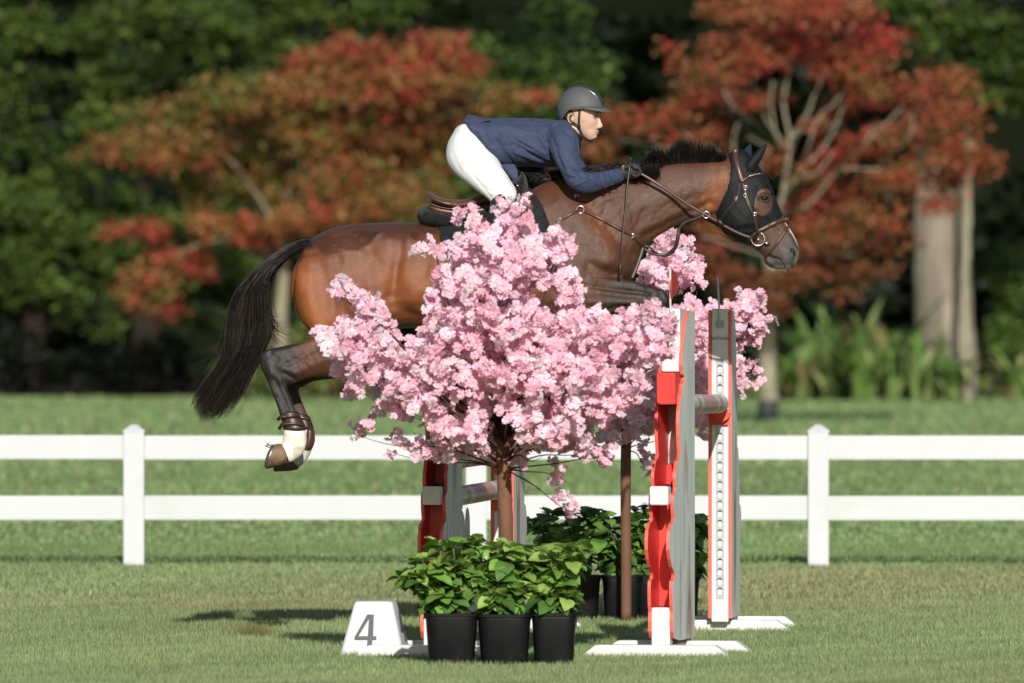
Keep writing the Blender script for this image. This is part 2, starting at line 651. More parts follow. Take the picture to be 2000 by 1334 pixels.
# ------------------------------------------------------------------ background trees
M_bark_g = mat('grey_bark', (0.13, 0.105, 0.08), (0.26, 0.225, 0.185), 0.85, 0.15, 2.2, 7, 0.7, 9, stretch=(1, 1, 0.3), c3=(0.38, 0.335, 0.275), scale3=1.6, lim3=(0.52, 0.62), bdist=0.05)
M_bark_p = mat('pale_maple_bark', (0.21, 0.19, 0.13), (0.33, 0.30, 0.22), 0.8, 0.15, 3, 6, 0.5, 14, bdist=0.03)
M_bark_m = mat('maple_bark', (0.19, 0.165, 0.11), (0.29, 0.255, 0.18), 0.8, 0.15, 3, 6, 0.5, 14, bdist=0.03)
M_bark_d = mat('dark_bark', (0.016, 0.013, 0.009), (0.03, 0.024, 0.018), 0.9, 0.1, 3, 6, 0.6, 12, bdist=0.04)
M_leaf = mat('tree_leaf', (0.85, 0.85, 0.85), (1.1, 1.1, 1.1), 0.55, 0.3, 1.2, 3, attr='Col', trans=0.3)
M_needle = mat('evergreen_spray', (0.75, 0.8, 0.7), (1.1, 1.1, 1.0), 0.6, 0.25, 1.0, 4, attr='Col', trans=0.12)
M_guard = mat('trunk_guard', (0.03, 0.032, 0.035), (0.04, 0.042, 0.045), 0.6, 0.3, 5)
M_strapleaf = mat('strap_leaf', (0.8, 0.8, 0.8), (1.1, 1.1, 1.1), 0.42, 0.5, 1.2, 3, attr='Col', trans=0.2)


def clumps(blobs, Y, dens, lsize, cols, seed, dspread=0.8, ydepth=1.0, clump=1.2, per=12, flat=0.5, jit=0.25, tone=0.25):
    """leaf faces in small clumps filling ellipses of the crown; blobs (px, py, rx, ry[, dy]) in photo pixels"""
    r = np.random.default_rng(seed); sc = Y / F
    C = []; S = []
    for b in blobs:
        rx, ry = b[2] * sc, b[3] * sc; dy = b[4] if len(b) > 4 else 0.0
        n = max(3, int(dens * rx * ry * 4))
        u = r.normal(size=(n, 3)); u /= np.linalg.norm(u, axis=1)[:, None]
        rad = r.random(n) ** 0.45
        rd = max(rx, ry) * ydepth
        p = u * rad[:, None] * np.array([rx, rd, ry])
        c = np.array(W(b[0], b[1], Y)) + [0, dy, 0]
        C.append(p + c)
    C = np.concatenate(C); n = len(C)
    k = per
    off = r.normal(size=(n, k, 3)) * clump * np.array([1, 1, flat])
    P = (C[:, None] + off).reshape(-1, 3); N_ = len(P)
    # leaf quads (rhombus), drooping outwards
    a = r.normal(size=(N_, 3)); a[:, 2] = a[:, 2] * 0.45 - 0.25; a /= np.linalg.norm(a, axis=1)[:, None]
    b = r.normal(size=(N_, 3)); b -= a * (a * b).sum(1)[:, None]; b /= np.linalg.norm(b, axis=1)[:, None]
    s = lsize * (0.6 + 0.8 * r.random(N_))[:, None]
    V = np.stack([P - a * s * 0.5, P + b * s * 0.32, P + a * s * 0.5, P - b * s * 0.32], 1).reshape(-1, 3)
    cols = np.array(cols)
    lo = vnoise(C, 1.6, seed + 1) * 0.5 + 0.5
    t = np.clip(lo + r.normal(size=n) * jit, 0, 0.999) * (len(cols) - 1)
    i = t.astype(int); fr = (t - i)[:, None]
    cc = cols[i] * (1 - fr) + cols[np.minimum(i + 1, len(cols) - 1)] * fr
    cc = np.repeat(cc[:, None], k, 1).reshape(-1, 3)
    cc = cc * (1 + tone * r.normal(size=N_))[:, None]
    cc = np.clip(np.repeat(cc[:, None], 4, 1).reshape(-1, 3), 0.003, 0.9)
    return V, cc


def crown_obj(name, V, C, m, parent, kind=None):
    me = npmesh(name, V, np.arange(len(V)).reshape(-1, 4), mats=[m], col=C)
    o = link(name, me, parent)
    if kind: o['kind'] = kind
    return o


def limb(pts, r0, r1, Y, parent, m, name='branch', dy=None, n=8, wig=0.03):
    q = [(p[0], p[1], p[2] if len(p) > 2 else 0.0) for p in pts]
    q = catmull(q, 4)
    P = [W(a, b, Y, c) + Vector((R.gauss(0, 1), R.gauss(0, 1), R.gauss(0, 1))) * wig * (0.3 + r1) for a, b, c in q]
    rad = [r0 + (r1 - r0) * (i / (len(P) - 1)) ** 0.8 for i in range(len(P))]
    mb = MB(); mb.tube(P, rad, n)
    return mb.obj(name, [m], parent)


GRN = [(0.006, 0.012, 0.004), (0.026, 0.048, 0.009), (0.062, 0.10, 0.018), (0.115, 0.165, 0.034)]
GRN2 = [(0.012, 0.028, 0.007), (0.07, 0.125, 0.025), (0.12, 0.19, 0.045)]
RUST = [(0.12, 0.145, 0.03), (0.25, 0.175, 0.05), (0.35, 0.14, 0.05), (0.30, 0.16, 0.05), (0.33, 0.12, 0.05), (0.42, 0.065, 0.045)]
REDS = [(0.22, 0.13, 0.045), (0.33, 0.105, 0.045), (0.32, 0.085, 0.042), (0.42, 0.05, 0.045)]

# evergreens, left group and others
YE = 201.0
ev = [
    ('broad dark evergreen tree at the far left edge behind the lawn', YE, (60, 770), 0.26, [
        (30, 60, 90, 60), (-60, 140, 90, 60), (60, 180, 80, 55), (10, 270, 100, 55), (120, 330, 70, 45), (40, 400, 110, 55), (130, 450, 80, 40),
        (20, 500, 100, 45), (100, 560, 70, 35), (160, 610, 60, 30), (-60, 430, 90, 60), (-80, 300, 90, 70), (160, 620, 50, 25), (-40, -60, 130, 70), (60, 570, 60, 30)], GRN, 0),
    ('tall dark evergreen tree left of the rusty maple, its sprays reaching over it', YE + 3, (278, 760), 0.33, [
        (190, 60, 90, 55), (330, 40, 100, 50), (230, 140, 80, 60), (330, 130, 90, 50), (420, 60, 90, 55), (180, 240, 60, 50), (270, 300, 90, 45),
        (200, 380, 80, 50), (300, 440, 80, 40), (230, 500, 80, 40), (330, 540, 60, 40), (420, 500, 70, 50), (400, 620, 50, 25), (250, -60, 150, 70), (170, 560, 40, 40), (200, 640, 40, 22)], GRN, 0),
    ('dark evergreen tree behind the top of the rusty maple', YE + 5, (520, 740), 0.25, [
        (500, 60, 90, 60), (480, 160, 80, 40), (560, 10, 90, 40), (560, 110, 70, 50), (760, 20, 70, 30), (680, 40, 50, 30), (880, 20, 80, 30), (560, -80, 140, 60),
        (480, 560, 60, 60), (650, 520, 60, 60), (420, 420, 60, 60)], GRN, 0),
    ('bushy mid-green conifer directly behind the rider', YE + 1, (1075, 740), 0.22, [
        (1075, 70, 70, 50), (1040, 130, 80, 50), (1130, 130, 70, 50), (1090, 180, 90, 40), (960, 150, 60, 40), (900, 330, 50, 60), (930, 100, 40, 40), (1010, 240, 90, 40), (1090, 20, 60, 30),
        (960, 440, 60, 50), (900, 250, 50, 40), (860, 420, 60, 50)], GRN2, 0),
    ('green leafy tree in the upper right corner behind the red maple', YE - 18, (2110, 760), 0.24, [
        (1830, 30, 90, 40), (1920, 60, 90, 50), (1980, 120, 70, 50), (1900, 130, 60, 40), (1760, 10, 70, 30), (2060, 60, 80, 60), (2080, 160, 70, 50), (1950, 190, 60, 30), (1950, -70, 150, 60),
        (1850, 70, 70, 50), (1850, 150, 60, 36), (1900, 190, 50, 26), (1790, 90, 50, 40)], GRN, 0),
    ('thin green understorey tree at the right edge behind the grey trunk', YE - 3, (1990, 770), 0.10, [
        (1965, 520, 30, 40), (1985, 600, 40, 40), (1960, 650, 40, 45), (1995, 690, 40, 40), (2040, 560, 40, 80)], GRN2, 0),
]
for k, (lab, Y, base, tr, blobs, cols, _) in enumerate(ev):
    b = W(base[0], 760, Y); b.z = 0.1
    t = thing('evergreen_tree', b, lab, 'tree', None)
    big = k != 5
    hs = W(0, -330, Y).z if big else W(0, 500, Y).z
    mb = MB(); zz = np.linspace(0.0, hs, 10)
    mb.tube([(b.x + 0.06 * math.sin(z * 0.9 + k), b.y + 0.5, z) for z in zz], [tr * (1 - 0.75 * i / 9) for i in range(10)], 12)
    mb.obj('trunk', [M_bark_d], t)
    for j, q in enumerate(blobs):
        if j % 2 == 0:
            c = W(q[0], q[1], Y); s = Vector((b.x, b.y + 0.5, max(0.5, c.z - 0.5)))
            mb = MB(); mb.tube([s, s.lerp(c, 0.5) + Vector((0, -0.1, 0.15)), c], [tr * 0.25, tr * 0.16, tr * 0.06], 6)
            mb.obj('limb', [M_bark_d], t)
    # crown: sprays in tiers, the upper part above the frame as well
    more = [(base[0] + R.uniform(-130, 130), -150 - 90 * i, 130 - 12 * i, 60) for i in range(5)] if big else []
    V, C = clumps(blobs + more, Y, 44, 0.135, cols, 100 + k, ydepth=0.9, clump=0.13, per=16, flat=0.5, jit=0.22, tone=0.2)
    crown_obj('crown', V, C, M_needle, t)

# wood behind everything, its deep shade put into near-black leaf colours
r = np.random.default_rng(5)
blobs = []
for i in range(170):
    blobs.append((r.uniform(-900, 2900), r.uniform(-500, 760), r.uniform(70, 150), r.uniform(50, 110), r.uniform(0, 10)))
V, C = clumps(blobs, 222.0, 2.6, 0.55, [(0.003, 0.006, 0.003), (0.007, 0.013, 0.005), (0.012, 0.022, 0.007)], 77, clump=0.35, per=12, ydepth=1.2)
o = crown_obj('shade_toned_wood', V, C, M_needle, None, 'stuff')
tag(o, 'mass of the wood behind all the trees, shade painted into its leaf colour', 'wood')
M_hill = mat('shade_toned_hill', (0.005, 0.008, 0.004), (0.010, 0.014, 0.006), 1.0, 0.0, 0.3, 6, 0.5, 2)  # added backdrop slope, its near-black colour stands for unlit wood
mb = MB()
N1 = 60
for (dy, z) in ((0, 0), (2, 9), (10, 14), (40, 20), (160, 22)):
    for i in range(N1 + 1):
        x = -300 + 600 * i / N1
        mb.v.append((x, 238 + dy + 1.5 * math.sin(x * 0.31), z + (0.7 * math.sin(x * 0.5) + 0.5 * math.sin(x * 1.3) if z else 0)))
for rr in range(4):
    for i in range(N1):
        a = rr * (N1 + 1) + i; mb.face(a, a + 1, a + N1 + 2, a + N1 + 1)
tag(mb.obj('shade_toned_hill', [M_hill]), 'added slope closing the view, near-black in place of deep wood shade', kind='structure')

# rusty maple, left
YM = 189.0
b = W(548, 780, YM); b.z = 0.05
t = thing('maple_tree', b, 'wide spreading maple with rusty orange autumn leaves behind the horse\'s tail and rump', 'tree')
limb([(550, 780), (548, 640), (556, 520), (548, 440)], 0.17, 0.09, YM, t, M_bark_m, 'trunk', n=12)
for pts, r0 in (([(550, 470), (600, 360, -.3), (680, 260, -.5), (800, 180, -.5)], 0.10), ([(548, 460), (500, 380, .2), (430, 300, -.3), (300, 250, -.4)], 0.10),
                ([(550, 440), (620, 400, .4), (720, 380, .2), (840, 330, 0)], 0.07), ([(550, 500), (470, 470, -.5), (380, 480, -.6), (300, 540, -.7)], 0.06),
                ([(552, 450), (580, 300, .6), (620, 180, .8), (660, 110, .6)], 0.08), ([(600, 360), (560, 260, -.3), (480, 210, -.3)], 0.05),
                ([(720, 230, -.5), (820, 240, -.4), (930, 210, -.2), (1010, 190, 0)], 0.045), ([(430, 300, -.3), (340, 330, -.6), (200, 300, -.6)], 0.04)):
    limb(pts, r0 * .36, 0.010, YM, t, M_bark_m)
ML = [(700, 105, 80, 28), (620, 130, 70, 30), (850, 105, 80, 30), (600, 180, 110, 35), (780, 170, 120, 40), (890, 150, 60, 28), (450, 190, 90, 30), (530, 215, 80, 30),
      (290, 230, 70, 26), (380, 235, 80, 30), (230, 290, 60, 22), (170, 300, 35, 12), (330, 290, 110, 34), (480, 290, 100, 34), (620, 260, 100, 36), (740, 260, 110, 38),
      (870, 230, 90, 40), (980, 195, 60, 16), (1060, 190, 40, 10), (400, 350, 80, 28), (540, 360, 100, 34), (680, 350, 110, 38), (800, 330, 90, 36), (880, 300, 60, 30),
      (390, 400, 30, 36), (420, 440, 40, 26), (500, 455, 65, 22), (560, 440, 60, 22), (640, 420, 70, 22), (760, 400, 70, 30), (700, 445, 60, 20), (215, 455, 38, 10), (290, 450, 55, 12),
      (290, 560, 55, 30), (310, 600, 35, 20), (265, 590, 30, 18), (370, 520, 50, 25), (330, 500, 35, 16), (840, 380, 50, 30)]
ML = [(a, b_, c * 1.04, d * (1.35 if c > 45 else 1.1), R.uniform(-1.6, 1.2)) for a, b_, c, d in ML]
V, C = clumps(ML, YM, 64, 0.11, RUST, 21, ydepth=1.0, clump=0.12, per=13, flat=0.7, jit=0.3, tone=0.3)
crown_obj('crown', V, C, M_leaf, t)

# red maple on the lawn, right
YR = 150.0
b = W(1500, 826, YR); b.z = 0.0
t = thing('maple_tree', b, 'red-leaved maple with pale forking branches standing on the lawn behind the horse\'s head', 'tree')
limb([(1500, 826), (1499, 720), (1500, 640), (1510, 560), (1503, 470), (1512, 400)], 0.14, 0.10, YR, t, M_bark_p, 'trunk', n=14)
mb = MB(); q0 = W(1500, 822, YR); q1 = W(1500, 783, YR)
mb.tube([(q0.x, q0.y, 0.0), (q1.x, q1.y, q1.z), (q1.x, q1.y, q1.z + 0.01)], [0.105 * 1.42, 0.155, 0.145], 14)
mb.obj('trunk_guard', [M_guard], t)
for pts, r0 in (([(1510, 470), (1530, 370, -.1), (1542, 280, -.2), (1530, 200, -.2), (1545, 130, 0)], 0.095), ([(1505, 460), (1490, 400, -.3), (1450, 350, -.4), (1400, 300, -.5), (1330, 260, -.5)], 0.07),
                ([(1530, 380), (1570, 330, -.3), (1620, 270, -.4), (1650, 200, -.5)], 0.07), ([(1520, 420), (1580, 400, .2), (1640, 330, -.3), (1720, 250, -.5), (1760, 210, -.5)], 0.07),
                ([(1540, 290), (1500, 240, -.3), (1470, 180, -.4), (1480, 120, -.4)], 0.05), ([(1540, 280), (1575, 220, -.2), (1600, 160, -.3), (1590, 110, -.3)], 0.055),
                ([(1545, 300), (1560, 260, -.4), (1600, 250, -.5), (1640, 240, -.5)], 0.04), ([(1450, 350, -.4), (1430, 300, -.5), (1440, 240, -.5)], 0.04),
                ([(1400, 300, -.5), (1300, 290, -.5), (1200, 270, -.5)], 0.035), ([(1640, 330, -.3), (1740, 330, -.5), (1840, 320, -.5), (1900, 310, -.5)], 0.04),
                ([(1510, 520), (1590, 500, -.5), (1680, 500, -.6)], 0.04), ([(1500, 400), (1480, 330, -.2), (1500, 290, -.3), (1460, 270, -.4)], 0.04), ([(1505, 500), (1430, 480, -.5), (1370, 460, -.5)], 0.04), ([(1540, 320), (1515, 280, -1.4), (1500, 210, -1.5), (1505, 160, -1.5)], .035), ([(1535, 360), (1570, 300, -1.4), (1590, 240, -1.5), (1640, 190, -1.5)], .035), ([(1500, 400), (1440, 370, -1.4), (1400, 340, -1.5), (1340, 330, -1.5)], .03), ([(1530, 400), (1560, 350, -1.4), (1590, 340, -1.5), (1620, 300, -1.5)], .03), ([(1620, 340), (1680, 290, -1.4), (1700, 250, -1.5)], .028), ([(1490, 250), (1440, 220, -1.4), (1410, 180, -1.5)], .026), ([(1700, 330), (1760, 280, -1.4), (1775, 230, -1.5)], .03)):
    limb(pts, r0 * .50, 0.010, YR, t, M_bark_p)
MR = [(1490, 25, 110, 28), (1620, 30, 110, 34), (1560, -20, 150, 30), (1400, 20, 40, 16), (1700, 80, 80, 34), (1430, 90, 70, 30), (1560, 85, 90, 32), (1650, 130, 80, 36), (1400, 150, 70, 28), (1480, 120, 60, 22),
      (1360, 190, 70, 30), (1310, 100, 22, 10), (1330, 130, 30, 12), (1310, 230, 60, 26), (1230, 240, 55, 24), (1170, 290, 45, 26), (1190, 240, 35, 18), (1390, 260, 45, 22), (1340, 280, 60, 20), (1700, 170, 70, 34),
      (1640, 215, 40, 20), (1780, 190, 60, 34), (1850, 150, 50, 22), (1860, 240, 60, 28), (1890, 175, 24, 10), (1760, 270, 80, 30), (1680, 290, 70, 28), (1610, 320, 40, 22), (1880, 300, 60, 24), (1925, 320, 30, 16),
      (1850, 350, 70, 26), (1750, 350, 80, 28), (1650, 380, 70, 28), (1575, 340, 35, 22), (1570, 410, 45, 28), (1700, 430, 80, 30), (1820, 400, 40, 18), (1620, 460, 70, 28), (1730, 480, 60, 22),
      (1400, 440, 40, 30), (1370, 500, 50, 28), (1600, 530, 80, 26), (1690, 530, 60, 22), (1430, 540, 50, 22), (1510, 560, 60, 24), (1450, 590, 45, 18), (1650, 580, 35, 12), (1560, 480, 50, 24), (1460, 200, 30, 14), (1520, 180, 24, 12), (1590, 250, 26, 12),
      (1850, 395, 22, 14), (1480, 410, 40, 24), (1840, 310, 60, 34), (1880, 220, 40, 30), (1820, 240, 50, 30), (1500, 600, 42, 26), (1520, 545, 44, 22), (1560, 450, 34, 20), (1480, 330, 26, 10), (1520, 300, 22, 9)]
MR_front = 8
MR = [(a, b_, c, d * 1.15, R.uniform(-1.5, 1.1) if i < len(MR) - MR_front else -1.2) for i, (a, b_, c, d) in enumerate(MR)]
V, C = clumps(MR, YR, 90, 0.085, REDS, 22, ydepth=1.0, clump=0.10, per=12, flat=0.65, jit=0.3, tone=0.3)
lowmix = np.clip((W(0, 420, YR).z - V[:, 2]) / 1.3, 0, 1)[:, None] * 0.6   # leaves blend to dark bronze towards the crown bottom
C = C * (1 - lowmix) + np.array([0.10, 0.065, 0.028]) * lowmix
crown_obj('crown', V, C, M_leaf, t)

# big grey trunk and the slim pale trunk beside it
YG = 186.0
b = W(1842, 780, YG); b.z = 0.0
t = thing('big_tree', b, 'massive grey trunk of a tall tree behind the strap-leaved plants on the right', 'tree')
limb([(1846, 800), (1848, 700), (1842, 560), (1840, 430), (1842, 300), (1845, 100), (1840, -300)], 0.60, 0.44, YG, t, M_bark_g, 'trunk', n=20, wig=0.02)
V, C = clumps([(1840, -260, 260, 90), (1700, -180, 160, 70), (1980, -190, 160, 70)], YG, 8, 0.22, GRN, 88, clump=0.2, per=12)
crown_obj('crown', V, C, M_needle, t)
b = W(1890, 780, YG - 2); b.z = 0
t = thing('slim_tree', b, 'slim pale trunk standing right beside the massive grey trunk', 'tree')
limb([(1891, 800), (1888, 700), (1886, 560), (1890, 430), (1893, 300), (1893, 120), (1900, -120)], 0.085, 0.06, YG - 2, t, M_bark_p, 'trunk', n=10)
V, C = clumps([(1900, -170, 90, 50), (1940, -120, 60, 40)], YG - 2, 14, 0.16, GRN2, 89, clump=0.15, per=12)
crown_obj('crown', V, C, M_needle, t)

# strap-leaved plants
def strap_plant(px, py, Y, n, L, seed, lab, cols, spread=0.5, up=1.0):
    r = random.Random(seed)
    b = W(px, py, Y); b.z = 0.05
    t = thing('strap_leaf_plant', b, lab, 'plant', 'strap-leaved plants in the bed below the red maple')
    for i in range(n):
        a = r.uniform(0, 2 * PI); l = L * r.uniform(0.55, 1.1); w = 0.075 * r.uniform(0.6, 1.3)
        d = Vector((math.cos(a), math.sin(a), 0)); sd_ = Vector((-d.y, d.x, 0))
        reach = l * spread * r.uniform(0.4, 1.5); droop = r.uniform(0.2, 1.15)
        pts = []
        s0 = b + d * r.uniform(0, 0.15) + sd_ * r.uniform(-0.15, 0.15)
        for k in range(9):
            u = k / 8
            z = l * up * (u - droop * u * u * u * 0.8)
            pts.append(s0 + d * reach * u ** 1.5 + Vector((0, 0, z)))
        mbl = MB(); vv = []
        for k, p in enumerate(pts):
            u = k / 8; ww = w * (0.5 + 1.4 * u) * (1 - u ** 3) * 0.8 + 0.003
            mbl.v += [tuple(p - sd_ * ww), tuple(p - Vector((0, 0, ww * 0.25)) ), tuple(p + sd_ * ww)]
        for k in range(8):
            for q in (0, 1): mbl.face(k * 3 + q, k * 3 + q + 1, k * 3 + q + 4, k * 3 + q + 3)
        m = mbl.mesh('leaf', [M_strapleaf], fix=False)
        c = np.array(cols[r.randrange(len(cols))]) * r.uniform(0.75, 1.25)
        vcol(m, np.tile(c, (len(m.vertices), 1)))
        link('leaf', m, t)

SG = [(0.13, 0.24, 0.05), (0.24, 0.33, 0.11), (0.08, 0.17, 0.03), (0.30, 0.33, 0.15), (0.11, 0.20, 0.04), (0.15, 0.25, 0.06), (0.20, 0.15, 0.06)]
sp = [(1560, 790, 184, 44, 1.7, 'strap-leaved plant at the left end of the row, beside the pale maple trunk'),
      (1625, 792, 186, 46, 1.9, 'strap-leaved plant second from the maple trunk, with pale drooping leaves'),
      (1690, 794, 184.5, 46, 2.0, 'strap-leaved plant in the middle of the row with upright leaves'),
      (1745, 792, 185.2, 44, 2.5, 'tallest strap-leaved plant, its long blades leaning up towards the grey trunk'),
      (1800, 795, 182.5, 40, 1.5, 'strap-leaved plant in front of the massive grey trunk'),
      (1590, 792, 187.5, 50, 2.1, 'strap-leaved plant standing behind the left end of the row'),
      (1660, 794, 188, 54, 2.2, 'strap-leaved plant standing behind the middle of the row'),
      (1855, 795, 184, 40, 1.5, 'strap-leaved plant at the right end of the row, past the massive grey trunk'),
      (1985, 795, 184, 30, 1.2, 'low strap-leaved plant at the right edge of the picture')]
for i, (a, b_, Y, n, L, lab) in enumerate(sp):
    strap_plant(a, b_, Y, n, L, 300 + i, lab, SG, 0.55 if i != 3 else 0.38)

# low ground cover under the trees
blobs = []
r = random.Random(9)
for i in range(46):
    x = r.uniform(440, 1100); blobs.append((x, r.uniform(700, 775), r.uniform(25, 50), r.uniform(16, 34), r.uniform(-5, -2)))
for i in range(60):
    x = r.uniform(1100, 2080); blobs.append((x, r.uniform(720, 790), r.uniform(25, 45), r.uniform(12, 34), r.uniform(-1, 1.5)))
for i in range(10): blobs.append((r.uniform(480, 640), r.uniform(640, 720), 30, 30, 1))
V, C = clumps(blobs, 190.0, 26, 0.15, [(0.04, 0.065, 0.015), (0.14, 0.20, 0.05), (0.22, 0.24, 0.08), (0.22, 0.14, 0.06)], 31, clump=0.11, per=10)
keep = V.reshape(-1, 4, 3)[:, :, 2].min(1) > 0.0
V = V.reshape(-1, 4, 3)[keep].reshape(-1, 3); C = C.reshape(-1, 4, 3)[keep].reshape(-1, 3)
o = crown_obj('ground_cover', V, C, M_leaf, None, 'stuff'); tag(o, 'low yellow-green and bronze undergrowth along the back edge of the lawn', 'undergrowth')
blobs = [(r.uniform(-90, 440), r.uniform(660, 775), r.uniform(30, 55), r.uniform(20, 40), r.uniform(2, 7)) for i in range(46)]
V, C = clumps(blobs, 190.0, 16, 0.15, [(0.004, 0.007, 0.003), (0.012, 0.018, 0.006)], 32, clump=0.11, per=10)  # leaf colours near-black, painting in the shade below the evergreens
o = crown_obj('shade_toned_ferns', V, C, M_leaf, None, 'stuff'); tag(o, 'ferns under the left evergreens, shade put into their near-black colour', 'ferns')
# ------------------------------------------------------------------ horse
YH = 51.7
M_coat = mat('bay_coat', (0.84, 0.80, 0.76), (1.16, 1.10, 1.05), 0.42, 0.50, 9, 6, 0.75, 210, attr='Col', stretch=(0.45, 1, 1.6), bdist=0.004, rvar=0.08)
M_hoof = mat('hoof_horn', (0.10, 0.065, 0.038), (0.25, 0.165, 0.09), 0.6, 0.3, 14, 6, 0.5, 60, stretch=(1, 1, 1), c3=(0.035, 0.028, 0.02), scale3=9)
M_sole = mat('hoof_sole', (0.05, 0.04, 0.03), (0.11, 0.085, 0.05), 0.9, 0.1, 20, 5, 0.5, 60)
M_shoe = mat('steel_shoe', (0.28, 0.27, 0.26), (0.4, 0.39, 0.37), 0.4, 0.5, 20, metal=1.0)
M_hair = mat('black_hair', (0.8, 0.8, 0.8), (1.2, 1.2, 1.2), 0.36, 0.4, 30, 4, attr='Col', rvar=0.05)
M_eye = mat('horse_eye', (0.010, 0.006, 0.004), (0.02, 0.01, 0.006), 0.04, 0.6, 5)

HL = 'bay horse in a black ear bonnet stretched over the oxer with its forelegs tucked'
horse = thing('horse', (0, YH, 1.5), HL, 'horse')
mb = MB()
trunk = [(586, 505, 574, 590, .07), (592, 485, 577, 610, .16), (606, 468, 598, 640, .225, 0, 2.2, .1), (640, 449, 640, 672, .265, 0, 2.3, .15), (690, 438, 690, 692, .285, 0, 2.3, .15), (740, 435, 738, 668, .29, 0, 2.2, .1),
         (790, 434, 785, 642, .295, 0, 2.2, .1), (850, 437, 845, 645, .31, 0, 2.2, .12), (920, 430, 920, 655, .32, 0, 2.2, .2), (980, 408, 980, 655, .315, 0, 2.2, .3), (1030, 375, 1045, 648, .28, 0, 2.1, .5),
         (1070, 354, 1100, 632, .245, 0, 2.1, .6), (1110, 345, 1155, 606, .225, 0, 2.1, .6), (1150, 341, 1205, 575, .20, 0, 2, .6), (1185, 338, 1240, 535, .155, 0, 2, .5), (1225, 334, 1254, 492, .115, 0, 2, .4),
         (1270, 325, 1282, 464, .092, 0, 2, .3), (1320, 318, 1322, 440, .085, 0, 2, .2), (1370, 316, 1362, 427, .08, 0, 2, .15), (1410, 312, 1396, 416, .078, 0, 2, .1), (1440, 305, 1424, 408, .07)]
secloft(mb, trunk, YH, 4, 28)
head = [(1424, 302, 1404, 400, .062), (1452, 294, 1402, 424, .085), (1480, 325, 1414, 452, .096, 0, 2.2), (1500, 354, 1436, 464, .100, 0, 2.3), (1513, 388, 1458, 474, .085, 0, 2.3), (1526, 418, 1473, 486, .066, 0, 2.3),
        (1539, 441, 1487, 497, .056, 0, 2.3), (1551, 460, 1497, 508, .055, 0, 2.2), (1558, 476, 1507, 517, .060, 0, 2.3), (1560, 492, 1516, 524, .060, 0, 2.3), (1557, 510, 1530, 526, .047, 0, 2.2), (1550, 521, 1538, 527, .03)]
secloft(mb, head, YH, 4, 22)
secloft(mb, [(1499, 500, 1492, 512, .036), (1508, 505, 1503, 522, .044), (1520, 508, 1517, 527, .040), (1528, 512, 1526, 526, .025)], YH, 3, 14)
for s in (-1, 1):   # ears: the near one pricked forward, the far one seen behind it
    continue
    if s < 0: q = [(1450, 338, 1474, 330, .022, -.055), (1456, 318, 1482, 318, .026, -.058), (1470, 302, 1491, 304, .020, -.06), (1483, 290, 1494, 292, .012, -.06), (1493, 282, 1496, 283, .004, -.06)]
    else: q = [(1440, 325, 1468, 325, .022, .055), (1446, 305, 1469, 308, .026, .058), (1454, 292, 1469, 294, .018, .06), (1465, 281, 1468, 282, .004, .06)]
    secloft(mb, q, YH, 3, 12, ends=False)
# hind legs
thigh = [(580, 520, 700, 500, .11), (576, 580, 730, 590, .125), (592, 630, 735, 660, .115), (620, 655, 722, 705, .095), (640, 665, 700, 725, .07)]
secloft(mb, thigh, YH, 4, 20, yo=-.16)
secloft(mb, thigh, YH, 4, 20, yo=.16)
nearhind = [(705, 640, 712, 735, .095), (660, 648, 672, 736, .088), (625, 657, 632, 735, .072), (600, 664, 606, 738, .058), (572, 671, 585, 746, .048), (545, 677, 572, 751, .045), (522, 682, 566, 752, .044),
            (509, 694, 562, 752, .043), (510, 714, 562, 756, .040), (519, 735, 565, 764, .032), (531, 764, 572, 780, .027), (542, 792, 579, 802, .026), (549, 815, 586, 822, .028), (554, 836, 599, 842, .034),
            (554, 852, 600, 866, .034), (553, 860, 594, 884, .032), (552, 866, 580, 897, .032), (551, 867, 566, 904, .036)]
secloft(mb, nearhind, YH, 4, 18, yo=-.15)
farhind = [(705, 648, 712, 738, .095), (660, 654, 672, 740, .085), (625, 662, 636, 742, .07), (590, 672, 606, 748, .05), (560, 682, 592, 756, .045), (534, 697, 584, 758, .043), (536, 728, 583, 764, .034), (552, 760, 588, 782, .028),
           (563, 790, 596, 802, .027), (574, 816, 604, 822, .029), (580, 836, 611, 846, .034), (583, 856, 611, 868, .034), (578, 872, 604, 890, .03), (569, 884, 592, 906, .032), (562, 892, 579, 917, .036)]
secloft(mb, farhind, YH, 4, 18, yo=.14)
# forelegs, tucked
nearfore = [(1100, 470, 1070, 560, .08), (1130, 505, 1095, 625, .095), (1165, 532, 1135, 634, .085), (1200, 541, 1180, 622, .068), (1235, 549, 1220, 610, .054), (1265, 557, 1250, 606, .046), (1290, 566, 1266, 606, .043), (1305, 580, 1268, 604, .042),
            (1303, 600, 1262, 600, .038), (1285, 618, 1255, 598, .032), (1250, 630, 1232, 604, .027), (1215, 641, 1204, 615, .027), (1185, 655, 1172, 624, .034), (1168, 662, 1156, 634, .032), (1156, 666, 1146, 640, .036)]
secloft(mb, nearfore, YH, 4, 18, yo=-.15)
farfore = [(a - 8, b + 12, c - 8, d + 10, *e) for a, b, c, d, *e in nearfore]
secloft(mb, farfore, YH, 4, 18, yo=.15)
